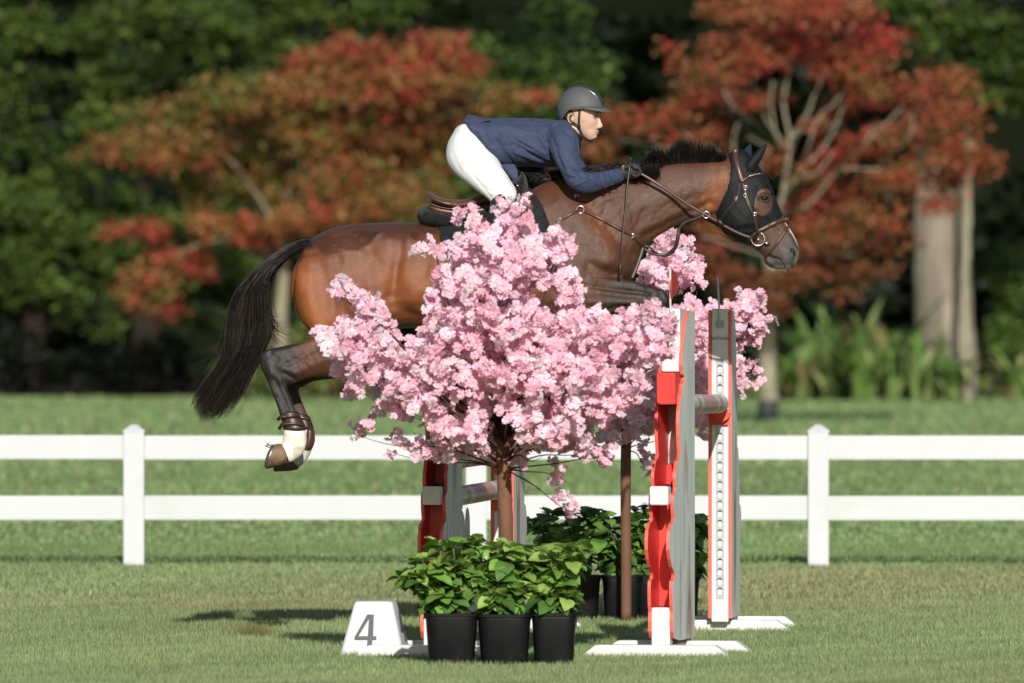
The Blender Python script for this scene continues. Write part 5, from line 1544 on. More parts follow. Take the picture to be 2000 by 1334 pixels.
# gloved hands, fingers closed round the rein
def hand(yo, near):
    t = MB()
    secloft(t, [(1204, 331, 1214, 353, .027, yo - .01), (1213, 323, 1221, 352, .030, yo), (1224, 319, 1231, 351, .031, yo), (1236, 321, 1240, 350, .030, yo), (1243, 325, 1245, 346, .024, yo)], YH, 3, 16)
    # four fingers, unequal, folded down over the rein and back into the palm
    for k, (d, l, th) in enumerate(((-.012, 1.0, 4.6), (.006, 1.08, 4.7), (.022, 1.0, 4.4), (.036, .82, 3.9))):
        y0 = yo - .018 + d if near else yo + .018 - d
        P = [(1236, 328 + k * 1.2), (1245, 329 + k * 1.6), (1249.5, 334 + k * 1.8), (1247, 342 + k * 1.2), (1239, 345 + k), (1234, 341 + k)]
        P = [(1236 + (x - 1236) * l, y) for x, y in P]
        q = catmull([(x, y) for x, y in P], 3)
        t.tube([W(x, y, YH, y0) for x, y in q], [th * PXM * (1 - .25 * i / (len(q) - 1)) for i in range(len(q))], 10)
    q = catmull([(1220, 330), (1229, 324), (1238, 323), (1246, 326), (1250, 330)], 3)
    yt = yo - .034 if near else yo + .034
    t.tube([W(x, y, YH, yt + .010 * (i / len(q))) for i, (x, y) in enumerate(q)], [4.6 * PXM * (1 - .3 * i / (len(q) - 1)) for i in range(len(q))], 10)
    m = remesh(t, .0035, 2); return link('glove', setmat(m, M_glove), rider)
gl = hand(-.115, True); hand(.075, False)
mb = MB()
c = W(1217, 327, YH, -.147)
mb.tube([c + Vector((.006 * math.cos(a), -.001, .009 * math.sin(a))) for a in np.linspace(0, 2 * PI, 9)[:-1]], .0011, 5, closed=True)
mb.tube([c + Vector((-.004, -.001, -.006)), c + Vector((0, -.001, .006)), c + Vector((.004, -.001, -.006))], .0011, 5)
mb.obj('glove_emblem', [M_gold], gl)

# crop
wp = thing('riding_crop', W(1226, 340, YH, -.15), 'thin black riding crop held upright in the rider\'s gloved hand', 'riding crop')
P = free([(1231, 313), (1228, 335), (1225, 360), (1221, 400), (1217, 440), (1213, 490), (1209, 520)], [-.155, -.16, -.165, -.20, -.235, -.26, -.27])
mb = MB(); mb.tube(P, [.006, .006, .0052, .0038, .003, .0025, .0022], 8); mb.obj('shaft', [M_leather_d], wp)
mb = MB(); mb.sphere(P[0] + Vector((0, 0, .004)), (.010, .010, .008), 10, 8); mb.obj('knob', [M_leather_d], wp)
mb = MB(); mb.tube(free([(1211.5, 506), (1209, 538)], [-.265, -.275]), [.005, .0065], 8); mb.obj('tongue', [M_leather_d], wp)
# ------------------------------------------------------------------ jump standards
M_wpaint = mat('white_paint', (0.66, 0.665, 0.67), (0.58, 0.585, 0.585), 0.45, 0.4, 4, 6, 0.05, 60, c3=(0.42, 0.41, 0.37), scale3=7, lim3=(0.60, 0.78))
M_lgrey = mat('light_grey_aluminium', (0.36, 0.385, 0.39), (0.42, 0.44, 0.45), 0.42, 0.5, 5, 4, 0.05, 80)
M_plate = mat('pale_grey_plate', (0.58, 0.60, 0.61), (0.64, 0.66, 0.67), 0.42, 0.5, 5)
M_red = mat('red_paint', (0.66, 0.035, 0.03), (0.72, 0.055, 0.045), 0.35, 0.5, 3, 5, 0.03, 60)
M_redge = mat('coral_edge', (0.72, 0.10, 0.07), (0.76, 0.14, 0.10), 0.5, 0.4, 8)
M_galv = mat('weathered_silver_board', (0.60, 0.63, 0.61), (0.86, 0.88, 0.86), 0.6, 0.5, 5, 7, 0.5, 90, stretch=(1, 1, 0.22), c3=(0.34, 0.20, 0.12), scale3=4.0, lim3=(0.53, 0.66), bdist=.004, rvar=.15, metal=.25)
M_cup = mat('red_plastic', (0.66, 0.06, 0.04), (0.7, 0.08, 0.05), 0.4, 0.5, 6)
M_screw_shadow = mat('dark_screw_shadow', (0.05, 0.055, 0.06), rough=.8)  # for screws and the painted shadow arcs of the keyholes
M_letter = mat('dark_lettering', (0.045, 0.045, 0.05), (0.06, 0.06, 0.065), 0.6, 0.3, 6)
M_flagred = mat('red_flag', (0.62, 0.05, 0.03), (0.68, 0.07, 0.04), 0.6, 0.3, 6, trans=.2)
M_rod = mat('pale_rod', (0.55, 0.56, 0.56), rough=.45)


def text_mesh(txt, size, depth):
    c = bpy.data.curves.new('t', 'FONT'); c.body = txt; c.size = size; c.extrude = depth / 2; c.align_x = 'CENTER'; c.align_y = 'CENTER'
    o = bpy.data.objects.new('t', c); COL.objects.link(o)
    dg = bpy.context.evaluated_depsgraph_get(); dg.update()
    m = bpy.data.meshes.new_from_object(o.evaluated_get(dg)); bpy.data.objects.remove(o); bpy.data.curves.remove(c)
    return m


PROF = [(1245, 1321), (1239, 1311), (1225, 1309), (1205, 1308.5), (1188, 1309), (1175, 1308), (1153, 1307.5), (1140, 1307.5), (1128, 1308), (1124, 1311), (1119, 1312), (1112, 1311), (1101, 1307), (1085, 1304), (1067, 1302), (1050, 1302), (1030, 1303), (1018, 1306), (1012, 1311), (1008, 1311.5),
        (990, 1310), (975, 1309.5), (963, 1310), (955, 1314), (948, 1314.5), (930, 1313.5), (919, 1314), (908, 1316), (898, 1317), (893, 1321), (886, 1322.5), (870, 1321.5), (850, 1320.5), (825, 1320), (800, 1321), (785, 1322.5), (770, 1324), (757, 1327), (750, 1327), (742, 1330), (735, 1330.5), (730, 1327.5), (714, 1326.5), (690, 1327), (672, 1328.5), (650, 1330.5), (630, 1333), (615, 1337), (607, 1341)]
SH = 1.70
D_U = 0.78   # depth of the wing at its widest


def standard(ox, oy, ang, flip, lab, holes, extras):
    """origin: foot of the pole-side column. u runs away from the jump, v to the right as seen from the camera"""
    t = thing('jump_standard', (ox, oy, 0), lab, 'jump standard', 'red and silver standards of the oxer')
    su = -1 if flip else 1
    U = Vector((math.sin(ang), math.cos(ang), 0)) * su
    V = Vector((math.cos(ang), -math.sin(ang), 0))
    O = Vector((ox, oy, 0))
    M = Matrix(((U.x, V.x, 0, O.x), (U.y, V.y, 0, O.y), (0, 0, 1, 0), (0, 0, 0, 1)))
    def box(nm, u0, u1, v0, v1, z0, z1, m, bev=.004, par=None):
        mb = MB(); mb.box((u0, v0, z0), (u1, v1, z1), M); return mb.obj(nm, [m], par or t, smooth=False, bevel=bev)
    # two scalloped plates
    for v in (-.0615, .0455):
        poly = []
        for py, px in PROF:
            z = max(.06, (1272 - py) / 391.0 * (SH / 1.71)); u = .05 + (1345 - px) / 43.0 * (D_U - .05)
            poly.append((u, v, z))
        poly = [(-.035, v, poly[0][2])] + poly + [(-.035, v, poly[-1][2])]
        P = [M @ Vector(p) for p in poly]
        mb = MB(); mb.prism(P, V * .016)
        m = mb.mesh('plate', [M_redge, M_galv, M_red], smooth=False)
        # outer face silver, inner face red, edges coral
        for p in m.polygons:
            d = p.normal.dot(V)
            if abs(d) > .8:
                outer = (d > 0) == (v > 0)
                p.material_index = 1 if outer else 2
            else: p.material_index = 0
        link('plate', m, t)
    # column with key-hole track
    box('column', -.035, .03, -.044, .044, .05, SH, M_wpaint if not holes else M_wpaint)
    if holes:
        sgn = -.035
        box('track', -.0385, -.0352, -.022, .022, .17, 1.44, M_lgrey, .001)
        box('head_plate', -.0380, -.0352, -.040, .040, 1.455, 1.695, M_plate, .001)
        for k in range(24):
            z = 1.39 - k * .051
            if z < .2: break
            mbk = MB(); c0 = Vector((-.0388, 0, z)); P = []
            for i in range(9): a = PI * i / 8; P.append(M @ (c0 + Vector((0, .0125 * math.cos(a), .0125 * math.sin(a)))))
            P += [M @ (c0 + Vector((0, -.007, -.024))), M @ (c0 + Vector((0, .007, -.024)))]
            mbk.prism(P, U * .0016); mbk.obj('keyhole', [M_wpaint], t, smooth=False)
            mbk = MB(); P = []
            for i in range(9): a = PI * i / 8; P.append(M @ (Vector((-.0405, 0, z + .001)) + Vector((0, .0135 * math.cos(a), .0135 * math.sin(a)))))
            for i in range(8, -1, -1): a = PI * i / 8; P.append(M @ (Vector((-.0405, 0, z + .0)) + Vector((0, .0105 * math.cos(a), .0065 * math.sin(a)))))
            mbk.prism(P, U * .002); mbk.obj('keyhole_shadow', [M_screw_shadow], t, smooth=False)  # thin dark crescent stands for the shadow at the keyhole top
        m = text_mesh('bsiTrade', .026, .001)
        m.transform(Matrix.Translation(M @ Vector((-.0392, 0, 1.545))) @ Matrix.Rotation(-ang, 4, 'Z') @ Matrix.Rotation(PI / 2, 4, 'X'))
        setmat(m, M_letter); link('lettering', m, t)
        box('bracket', -.047, -.0385, -.022, .022, 1.60, 1.64, M_lgrey, .002)
        for s in (-1, 1):
            mb = MB(); c = M @ Vector((-.0475, s * .014, 1.621)); mb.tube([c, c - U * .003], .0035, 8); mb.obj('screw', [M_screw_shadow], t)
        if 'rod' in extras:
            mb = MB(); mb.tube([M @ Vector((-.052, 0, 1.60)), M @ Vector((-.052, -.003, 1.70)), M @ Vector((-.052, -.012, 1.868))], [.0055, .0055, .005], 8); mb.obj('rod', [M_rod], t)
    # cross pieces between the plates
    for (z0, z1, u, m) in extras.get('fill', []):
        box('cross_panel', u - .012, u + .012, -.0450, .0450, z0, z1, m, .003)
    for (z0, z1, u0, u1, m) in extras.get('block', []):
        box('cross_block', u0, u1, -.0452, .0452, z0, z1, m, .004)
    # end post at the foot of the wing and the two feet
    box('end_post', D_U - .22, D_U - .12, -.0452, .0442, .05, .235, M_wpaint)
    for u in (.10, D_U + .0):
        mb = MB(); a = .37
        P = [M @ Vector((u - .055, y, z)) for y, z in ((-a, 0), (a, 0), (a - .075, .056), (-a + .075, .056))]
        mb.prism(P, U * .11)
        mb.obj('foot', [M_wpaint], t, smooth=False, bevel=.004)
    box('foot_beam', .16, D_U - .06, -.04, .04, .012, .05, M_wpaint)
    for (z, s) in extras.get('cups', []):
        mb = MB(); rs = []
        for i in range(9):
            a = -PI + PI * i / 8
            rs.append([M @ Vector((q, .052 * math.cos(a) * r_, z + .0 + .052 * math.sin(a) * r_ * .8)) for q, r_ in ((-.040, 1.0), (-.105, 1.0), (-.105, 1.12), (-.040, 1.12))])
        mb.rings(rs); mb.box((-.0605, -.044, z - .062), (-.0395, .044, z + .02), M); mb.obj('cup', [M_cup], t, smooth=False)
    if 'flag' in extras:
        mb = MB(); zt = 1.70; u = .35
        mb.tube([M @ Vector((u, .0, 1.55)), M @ Vector((u, -.002, 1.90))], .005, 8); mb.obj('flag_stick', [M_rod], t)
        mb = MB(); P = [M @ Vector(p) for p in ((u + .0, 0, 1.735), (u - .30, -.006, 1.83), (u - .02, -.002, 1.905), (u + .02, -.001, 1.80))]
        mb.prism(P, V * .004); mb.obj('flag', [M_flagred], t, smooth=False)
    return t, M


nfill = {'fill': [(.235, .74, .42, M_red), (.93, 1.22, .12, M_wpaint)], 'block': [(.74, .83, .62, .72, M_wpaint), (1.23, 1.385, .22, .50, M_red), (1.39, 1.70, .10, .34, M_wpaint), (.83, .93, .15, .2, M_red)]}
A = math.radians(4.9)
def base_at(px, Y): return ((px - 1000) / F * Y, Y)
x, y = base_at(1331, 49.95)
standard(x, y, A + math.radians(4.9), True, 'nearer right-hand red and silver standard, at the near end of the highest pole', False, {**nfill, 'flag': 1, 'cups': [(1.17, 1)]})
x, y = base_at(1407, 53.05)
standard(x, y, A, False, 'farther right-hand standard with keyhole track and a thin pale rod on top', True, {'rod': 1, 'cups': [(1.15, 1)]})
x, y = base_at(877, 49.95)
standard(x, y, A + math.radians(1.6), True, 'nearer left-hand red and silver standard, half hidden by blossom', False, {**nfill, 'cups': [(.72, 1), (.91, 1)]})
x, y = base_at(982, 53.05)
standard(x, y, A, False, 'farther left-hand standard seen behind the trunk of the front blossom tree', True, {'cups': [(.70, 1), (.89, 1)]})

# poles
M_p1 = mat('pole_cream', (0.56, 0.57, 0.50), (0.66, 0.66, 0.60), 0.4, 0.45, 6, 6, 0.1, 60, c3=(.38, .38, .31), scale3=9, lim3=(.6, .75))
M_p2 = mat('pole_pink', (0.52, 0.25, 0.24), (0.60, 0.32, 0.30), 0.4, 0.45, 6, 6, 0.1, 60, c3=(.36, .22, .18), scale3=9, lim3=(.6, .75))
M_p3 = mat('pole_red_ring', (0.50, 0.04, 0.045), (0.55, 0.06, 0.06), 0.4, 0.45, 6)


def pole(p0, p1, lab, fr):
    t = thing('jump_pole', p0, lab, 'pole', 'painted poles of the oxer')
    p0, p1 = Vector(p0), Vector(p1); d = p1 - p0; L = d.length
    mb = MB(); seg = []; x = 0.0; sc_ = L / 3.16
    for w_, m_ in ((.50, 0), (.075, 2), (.055, 0), (.075, 2), (.26, 0), (1.23, 1), (.26, 0), (.075, 2), (.055, 0), (.075, 2), (.50, 0)):
        e = min(L, x + w_ * sc_); seg.append((x, e, m_)); x = e
    rs = []; n = 24; dn = d.normalized(); a = Vector((1, 0, 0)); a = (a - dn * a.dot(dn)).normalized(); b = dn.cross(a)
    for (s, e, m_) in seg:
        mb.cur = m_
        mb.rings([[p0 + dn * q + (a * math.cos(2 * PI * j / n) + b * math.sin(2 * PI * j / n)) * .0495 for j in range(n)] for q in (s, e)], cap=False)
    mb.cur = 0
    for q, sg in ((0, -1), (L, 1)):
        mb.rings([[p0 + dn * (q + sg * o_) + (a * math.cos(2 * PI * j / n) + b * math.sin(2 * PI * j / n)) * r_ for j in range(n)] for o_, r_ in ((0, .0495), (.004, .046), (.0045, .02))], cap=True)
    m = mb.mesh('pole', [M_p1, M_p2, M_p3], True); sharp(m, 50); link('pole', m, t)


def pp(px0, px1, z0, z1, Y0=50.06, Y1=52.95):
    return Vector(((px0 - 1000) / F * Y0, Y0, z0)), Vector(((px1 - 1000) / F * Y1, Y1, z1))
a, b = pp(1336, 1405, 1.225, 1.200); pole(a, b, 'highest pole of the oxer, between the two right-hand standards', 1.0)
a, b = pp(878, 980, .760, .752); pole(a, b, 'lower front pole of the oxer, behind the blossom tree trunk', 1.0)
a, b = pp(878, 980, .948, .940); pole(a, b, 'upper front pole of the oxer, half covered by blossom', 1.0)

# pickets low behind the left standard
M_pick = mat('grey_picket_paint', (0.42, 0.44, 0.45), (0.52, 0.54, 0.55), 0.6, 0.3, 6, 5, .2, 50)
t = thing('picket_panel', W(905, 1230, 52.0) * 1, 'low grey picket panel between the left standards, two points showing above the plants', 'picket panel')
t.location.z = 0
for px_, top, w_ in ((902.5, 998, .030), (913, 991, .026), (924, 1052, .03), (935, 1060, .03)):
    c = W(px_, top, 52.0); mb = MB()
    P = [(c.x - w_ / 2, 52.0, .03), (c.x + w_ / 2, 52.0, .03), (c.x + w_ / 2, 52.0, c.z - .09)] + [(c.x + w_ / 2 * math.cos(a_) * 1, 52.0, c.z - .09 + .09 * math.sin(a_)) for a_ in (.5, .9, 1.25, 1.57, 1.9, 2.25, 2.65)] + [(c.x - w_ / 2, 52.0, c.z - .09)]
    mb.prism(P, (0, .018, 0)); mb.obj('picket', [M_pick], t, smooth=False)
for z in (.14, .42):
    c0, c1 = W(895, 0, 52.0), W(945, 0, 52.0); mb = MB(); mb.box((c0.x, 52.019, z), (c1.x, 52.04, z + .05)); mb.obj('rail', [M_pick], t, smooth=False)

# ------------------------------------------------------------------ number block
YB = 49.35
M_block = mat('white_plastic', (0.60, 0.61, 0.62), (0.56, 0.57, 0.58), 0.38, 0.45, 4, 5, .04, 60, c3=(.44, .45, .44), scale3=7, lim3=(.60, .8))
M_num = mat('grey_numeral', (0.055, 0.055, 0.06), (0.075, 0.075, 0.08), 0.5, 0.4, 6)
t = thing('number_block', (W(730, 0, YB).x, YB + .1, 0), 'white plastic obstacle marker with a grey number 4 beside the left pots', 'number marker')
s = YB / F
def bp_(px, py, d): return Vector(((px - 1000) * s, YB + d, max(0, CAMZ - (py - HOR) * s)))
zb = 1.7 - (1281 - HOR) * s
rs = []
for (xl, xr, y_, y0, y1) in ((665, 796, 1283, -.02, .30), (667, 795, 1275, -.015, .29), (693, 770, 1172, .045, .215), (696, 767, 1168.5, .052, .208), (704, 760, 1168, .06, .20)):
    z = CAMZ - (y_ - HOR) * s - .018; z = max(z, 0.0)
    cx = (xl + xr) / 2; hw = (xr - xl) / 2 * s; hd = (y1 - y0) / 2; ring = []
    for j in range(32):
        a = 2 * PI * (j + .5) / 32; e = .16
        ring.append(((cx - 1000) * s + hw * math.copysign(abs(math.cos(a)) ** e, math.cos(a)), YB + (y0 + y1) / 2 + hd * math.copysign(abs(math.sin(a)) ** e, math.sin(a)), z))
    rs.append(ring)
mb = MB(); mb.rings(rs); m = mb.mesh('shell', [M_block], True); sharp(m, 40); link('shell', m, t)
four = [(720.5, 1193.5), (733.5, 1193.5), (733.5, 1235.5), (740, 1235.5), (740, 1243), (732.5, 1243), (731, 1258), (721.5, 1258), (722.5, 1243), (696.5, 1243), (696.5, 1238)]
hole = [(724, 1202), (723, 1235.5), (704.5, 1235.5)]
def onface(px, py):
    f = (1283 - py) / 115.0; d = -.02 + f * .0655 - .0022
    return Vector(((px - 1000) * s, YB + d, CAMZ - (py - HOR) * s - .018))
bm = bmesh.new()
ov = [bm.verts.new(onface(*p)) for p in four]; hv = [bm.verts.new(onface(*p)) for p in hole]
es = [bm.edges.new((ov[i], ov[(i + 1) % len(ov)])) for i in range(len(ov))] + [bm.edges.new((hv[i], hv[(i + 1) % 3])) for i in range(3)]
bmesh.ops.triangle_fill(bm, edges=es, use_beauty=True)
bmesh.ops.solidify(bm, geom=bm.faces[:], thickness=.0012)
m = bpy.data.meshes.new('numeral'); bm.to_mesh(m); bm.free(); setmat(m, M_num); link('numeral', m, t)
# a second numeral on the right-hand side face
m2_ = text_mesh('4', .24, .001); m2_.transform(Matrix.Translation(Vector(((783 - 1000) * s + .0035, YB + .135, .135))) @ Matrix.Rotation(math.radians(90), 4, 'Z') @ Matrix.Rotation(math.radians(76), 4, 'X')); setmat(m2_, M_num); link('numeral', m2_, t)
t.rotation_euler = (0, 0, math.radians(-7))
# ------------------------------------------------------------------ artificial cherry trees
M_petal = mat('silk_petal', (0.95, 0.95, 0.95), (1.0, 1.0, 1.0), 0.6, 0.2, 3, 2, attr='Col', trans=0.42)
M_cbark = mat('cherry_bark', (0.12, 0.058, 0.034), (0.20, 0.098, 0.058), 0.7, 0.25, 6, 6, 0.5, 40, stretch=(1, 1, .4), c3=(.06, .03, .02), scale3=7, lim3=(.58, .68), bdist=.004)
M_twig = mat('dark_twig', (0.045, 0.016, 0.014), (0.09, 0.03, 0.024), 0.6, 0.3, 8)


def floret(r_, size):
    """ruffled five-petalled double blossom: verts, quads, colours"""
    V = []; Q = []; C = []
    ax = r_.normal(size=3); ax[1] -= 1.3; ax[2] += .5; ax /= np.linalg.norm(ax)
    a = np.cross(ax, r_.normal(size=3)); a /= np.linalg.norm(a); b = np.cross(ax, a)
    for layer, (n, rad, lift) in enumerate(((5, 1.0, .12), (4, .68, .34))):
        ph = r_.random() * 6
        for k in range(n):
            t = ph + 2 * PI * k / n + r_.normal() * .12; w = PI / n * 1.12
            base = len(V); rr = rad * size * (.85 + .3 * r_.random()); tw = r_.normal() * .35
            pw_ = r_.random()
            for i, (q, ww) in enumerate(((.08, .35), (.62, .92), (1.0, .72))):
                for j, sd in enumerate((-1, 0, 1)):
                    tt = t + sd * w * ww * .86
                    rq = rr * (q if not (q == 1.0 and sd == 0) else .93) * (1 + .04 * r_.normal())
                    up = size * (lift * q * (1.15 - .5 * q) + (-.12 * (1 - sd * sd) if q > .3 else 0) + sd * tw * .10 * q + .05 * r_.normal())
                    V.append(a * math.cos(tt) * rq + b * math.sin(tt) * rq + ax * up)
                    wt = np.clip(WB + .38 + .88 * pw_ + (.25 if .4 < q < .9 else -.25) - .15 * abs(sd), 0, 1)
                    C.append(np.array([.95, .42, .57]) * (1 - wt) + np.array([.99, .84, .885]) * wt)
            for i in range(2):
                for j in range(2):
                    Q.append((base + i * 3 + j, base + i * 3 + j + 1, base + (i + 1) * 3 + j + 1, base + (i + 1) * 3 + j))
    return np.array(V), np.array(Q), np.array(C)


rr_ = np.random.default_rng(90)
CL = []; WB = 0.0
for v in range(9):
    V = []; Q = []; C = []; n0 = 0
    nf = int(rr_.integers(5, 8)); WB = (.22, -.05, .08)[v % 3]
    axs = rr_.normal(size=3); axs /= np.linalg.norm(axs); ln_ = (.055 if v % 2 else .022)
    for k in range(nf):
        p = rr_.normal(size=3); p /= np.linalg.norm(p); p *= .026 * (.4 + .9 * rr_.random()); p = p + axs * ln_ * (2 * k / (nf - 1) - 1)
        fv, fq, fc = floret(rr_, .0245 * (.85 + .35 * rr_.random()))
        tone = 1 + .05 * rr_.normal(); pk = rr_.random() ** 1.5
        fc = fc * np.array([1, 1 - .20 * pk, 1 - .11 * pk]) * tone
        V.append(fv + p); Q.append(fq + n0); C.append(fc); n0 += len(fv)
    V = np.concatenate(V); Q = np.concatenate(Q); C = np.clip(np.concatenate(C), 0, .95)
    CL.append((V, Q, C, npmesh('blossom', V, Q, smooth=True, mats=[M_petal], col=C)))


def rotm(r_, tilt=.7):
    a = r_.random() * 2 * PI; M = Matrix.Rotation((r_.random() - .5) * 2 * tilt, 3, 'X') @ Matrix.Rotation(a * 1.0, 3, 'Y') @ Matrix.Rotation((r_.random() - .5) * tilt, 3, 'Z')
    return np.array(M)


def blossoms(tree, blobs, Y, dens, seed, depth, thin=()):
    """blobs in photo pixels (x, y, r); returns positions of clusters"""
    r_ = np.random.default_rng(seed); pos = []; szs = []
    blobs = [(b[0] + r_.normal() * 2, b[1] + r_.normal() * 2, b[2] * r_.uniform(.82, 1.08)) for b in blobs]
    for _ in range(60):   # loose sprigs breaking the outline
        b = blobs[int(r_.integers(0, len(blobs)))]; a = r_.uniform(0, 2 * PI)
        if b[2] > 12 and b[1] < 800: blobs.append((b[0] + math.cos(a) * b[2] * 1.0, b[1] + math.sin(a) * b[2] * .9, 8))
    cx = np.mean([b[0] for b in blobs])
    for b in blobs:
        x, y, rad = b[:3]; off = b[3] if len(b) > 3 else None
        n = max(1, int(dens * (rad / 14.0) ** 2 * (1.0 + rad / 40.0) * (1.7 if rad < 20 and y > 780 else 1.0)))
        for _ in range(n):
            d0 = off if off is not None else r_.uniform(-1, 1) * depth * math.sqrt(max(.05, 1 - ((x - cx) / 380) ** 2)) * min(1.0, rad / 34.0)
            u = r_.normal(size=2); u /= np.linalg.norm(u); q = (r_.random() ** .5) * (max(rad - 8, 2) if rad < 24 else rad * .97)
            pos.append((x + u[0] * q, y + u[1] * q, d0)); szs.append(.72 if rad < 11 else (.85 if rad < 18 else 1.0))
    pos = np.array(pos)
    near = np.argsort(pos[:, 2])
    rest = []
    for k, i in enumerate(near):
        x, y, d = pos[i]; w = W(x, y, Y, d); v = int(r_.integers(0, len(CL))); Rm = rotm(r_); sc = (.80 + .6 * r_.random() ** 1.3) * szs[i]
        if k < 290:
            o = bpy.data.objects.new('blossom', CL[v][3]); COL.objects.link(o); o.parent = tree
            o.location = w - tree.location; o.rotation_euler = Matrix(Rm.tolist()).to_euler(); o.scale = (sc, sc, sc)
        else:
            rest.append((CL[v][0] @ Rm.T * sc + np.array(w), CL[v][1], CL[v][2] * (1 + .04 * r_.normal())))
    n0 = 0; Vs = []; Qs = []; Cs = []
    for a, q, c in rest: Vs.append(a); Qs.append(q + n0); Cs.append(c); n0 += len(a)
    me = npmesh('blossom_mass', np.concatenate(Vs), np.concatenate(Qs), smooth=True, mats=[M_petal], col=np.clip(np.concatenate(Cs), 0, .96))
    o = link('blossom_mass', me, tree); o['kind'] = 'stuff'
    return pos


def twigs(tree, Y, root, targets, r0, seed, wob=8, name='branch'):
    r_ = random.Random(seed)
    for (x, y, d) in targets:
        a = Vector((root[0], root[1], 0)); m1 = (root[0] * .6 + x * .4 + r_.gauss(0, wob), root[1] * .62 + y * .38 + r_.gauss(0, wob) - 6, d * .4); m2 = (root[0] * .25 + x * .75 + r_.gauss(0, wob), root[1] * .28 + y * .72 + r_.gauss(0, wob), d * .8)
        q = catmull([(root[0], root[1], 0), m1, m2, (x, y, d)], 5); n = len(q)
        mb = MB(); mb.tube([W(p[0], p[1], Y, p[2]) for p in q], [r0 * (1 - .82 * i / (n - 1)) for i in range(n)], 7); mb.obj(name, [M_twig if r0 < .012 else M_cbark], tree)


YT = 48.35
T1 = thing('cherry_tree', W(986, 1290, YT), 'front artificial cherry tree with a pink blossom crown, its trunk rising behind the front pots', 'tree')
T1.location.z = 0
b1 = [(925, 412, 15), (900, 425, 12), (985, 404, 14), (1014, 398, 12), (922, 440, 20), (1002, 436, 26), (945, 468, 26), (1020, 470, 26), (838, 468, 12), (832, 488, 12), (862, 482, 15), (885, 492, 18), (905, 505, 24), (858, 498, 12),
      (1080, 462, 13), (1095, 478, 14), (1112, 470, 12), (1060, 492, 24), (1105, 492, 14), (1015, 520, 44), (960, 530, 50), (905, 545, 38), (1080, 535, 32), (1108, 545, 20), (868, 560, 30), (845, 585, 18), (1120, 560, 14), (1118, 595, 22), (1135, 620, 18),
      (660, 568, 13), (682, 560, 14), (704, 568, 13), (700, 588, 16), (718, 600, 15), (748, 610, 13), (735, 628, 20), (640, 668, 20), (632, 652, 12), (665, 648, 20), (690, 640, 25), (720, 650, 28), (760, 660, 16), (675, 690, 30), (725, 700, 38), (665, 725, 18), (690, 742, 20), (775, 690, 28), (800, 670, 12), (818, 660, 10), (825, 678, 12), (810, 715, 36), (755, 740, 38),
      (865, 640, 36), (930, 630, 60), (1010, 620, 60), (1085, 640, 48), (880, 700, 52), (960, 700, 66), (1050, 710, 66), (1130, 680, 44), (1185, 680, 38), (1235, 655, 34), (1275, 640, 30), (1303, 640, 20), (1240, 624, 18), (1258, 598, 9), (1290, 624, 14), (1205, 735, 46), (1262, 695, 34), (1290, 680, 18), (1150, 750, 46),
      (1090, 775, 52), (1010, 770, 50), (930, 775, 50), (860, 770, 46), (800, 765, 34), (755, 790, 16), (790, 805, 20), (1180, 785, 34), (1225, 760, 30), (1160, 640, 26), (1200, 640, 22),
      (850, 820, 26), (890, 830, 30), (935, 835, 30), (1045, 830, 34), (1095, 835, 34), (1140, 825, 26), (1065, 860, 20), (1105, 868, 18), (1150, 880, 15), (1175, 888, 13), (1192, 896, 9), (870, 862, 22), (910, 870, 20), (940, 868, 14), (1140, 860, 18),
      (728, 812, 9), (716, 826, 9), (702, 842, 9), (694, 856, 7), (770, 850, 8), (790, 870, 13), (765, 888, 10), (808, 888, 13), (840, 882, 12), (825, 866, 12), (855, 893, 10), (880, 885, 12), (1030, 862, 14), (1006, 895, 8), (1018, 905, 8), (998, 915, 6), (1080, 905, 9), (1086, 922, 10), (1090, 942, 9), (1100, 962, 10), (1092, 975, 8), (1112, 978, 9), (1108, 998, 9), (1120, 1008, 9), (1124, 990, 8)]
pos1 = blossoms(T1, b1, YT, 2.35, 61, .75)
tp = [(986, 1292, 0), (987, 1200, 0), (988, 1040, 0), (985, 940, 0), (984, 870, 0)]
q = catmull(tp, 4)
mb = MB(); mb.tube([W(p[0], p[1], YT) + Vector((R.gauss(0, .0012), R.gauss(0, .0012), 0)) for p in q], [.036 * (1.0 if i < 14 else 1.12) for i in range(len(q))], 14); mb.obj('trunk', [M_cbark], T1)
for pts, ra in (([(984, 880, 0), (968, 845, 0), (955, 800, .1), (935, 740, .15)], .020), ([(984, 880, 0), (1010, 848, -.05), (1034, 818, -.12), (1060, 770, -.2)], .021), ([(984, 880, 0), (990, 830, .05), (998, 770, .1), (1000, 680, .1), (985, 560, .05)], .022),
                ([(983, 890, 0), (960, 870, -.15), (920, 840, -.3), (880, 800, -.4)], .014), ([(986, 890, 0), (1020, 870, .2), (1080, 830, .4), (1140, 780, .5)], .014)):
    q = catmull(pts, 5); n = len(q); mb = MB(); mb.tube([W(p[0], p[1], YT, p[2]) for p in q], [ra * (1 - .65 * i / (n - 1)) for i in range(n)], 9); mb.obj('limb', [M_cbark], T1)
tg = [(660, 575, -.1), (700, 600, .1), (640, 665, .0), (690, 700, -.2), (720, 740, .2), (800, 660, .1), (860, 470, 0), (850, 590, .2), (930, 430, .1), (1000, 410, 0), (1090, 480, -.1), (1110, 600, .2), (1230, 610, .1), (1290, 640, -.1), (1250, 700, .2),
      (1200, 760, -.2), (760, 760, -.2), (830, 730, -.35), (900, 650, -.4), (1080, 680, -.4), (1020, 560, .2), (1160, 700, -.3)]
twigs(T1, YT, (985, 860), tg, .011, 5)
tg2 = [(700, 850, -.1), (770, 886, 0), (840, 885, -.1), (1010, 915, -.1), (1088, 930, -.15), (1150, 885, .1), (1192, 895, -.1), (1115, 1005, -.15), (870, 860, .1), (905, 870, -.2), (1060, 860, -.3)]
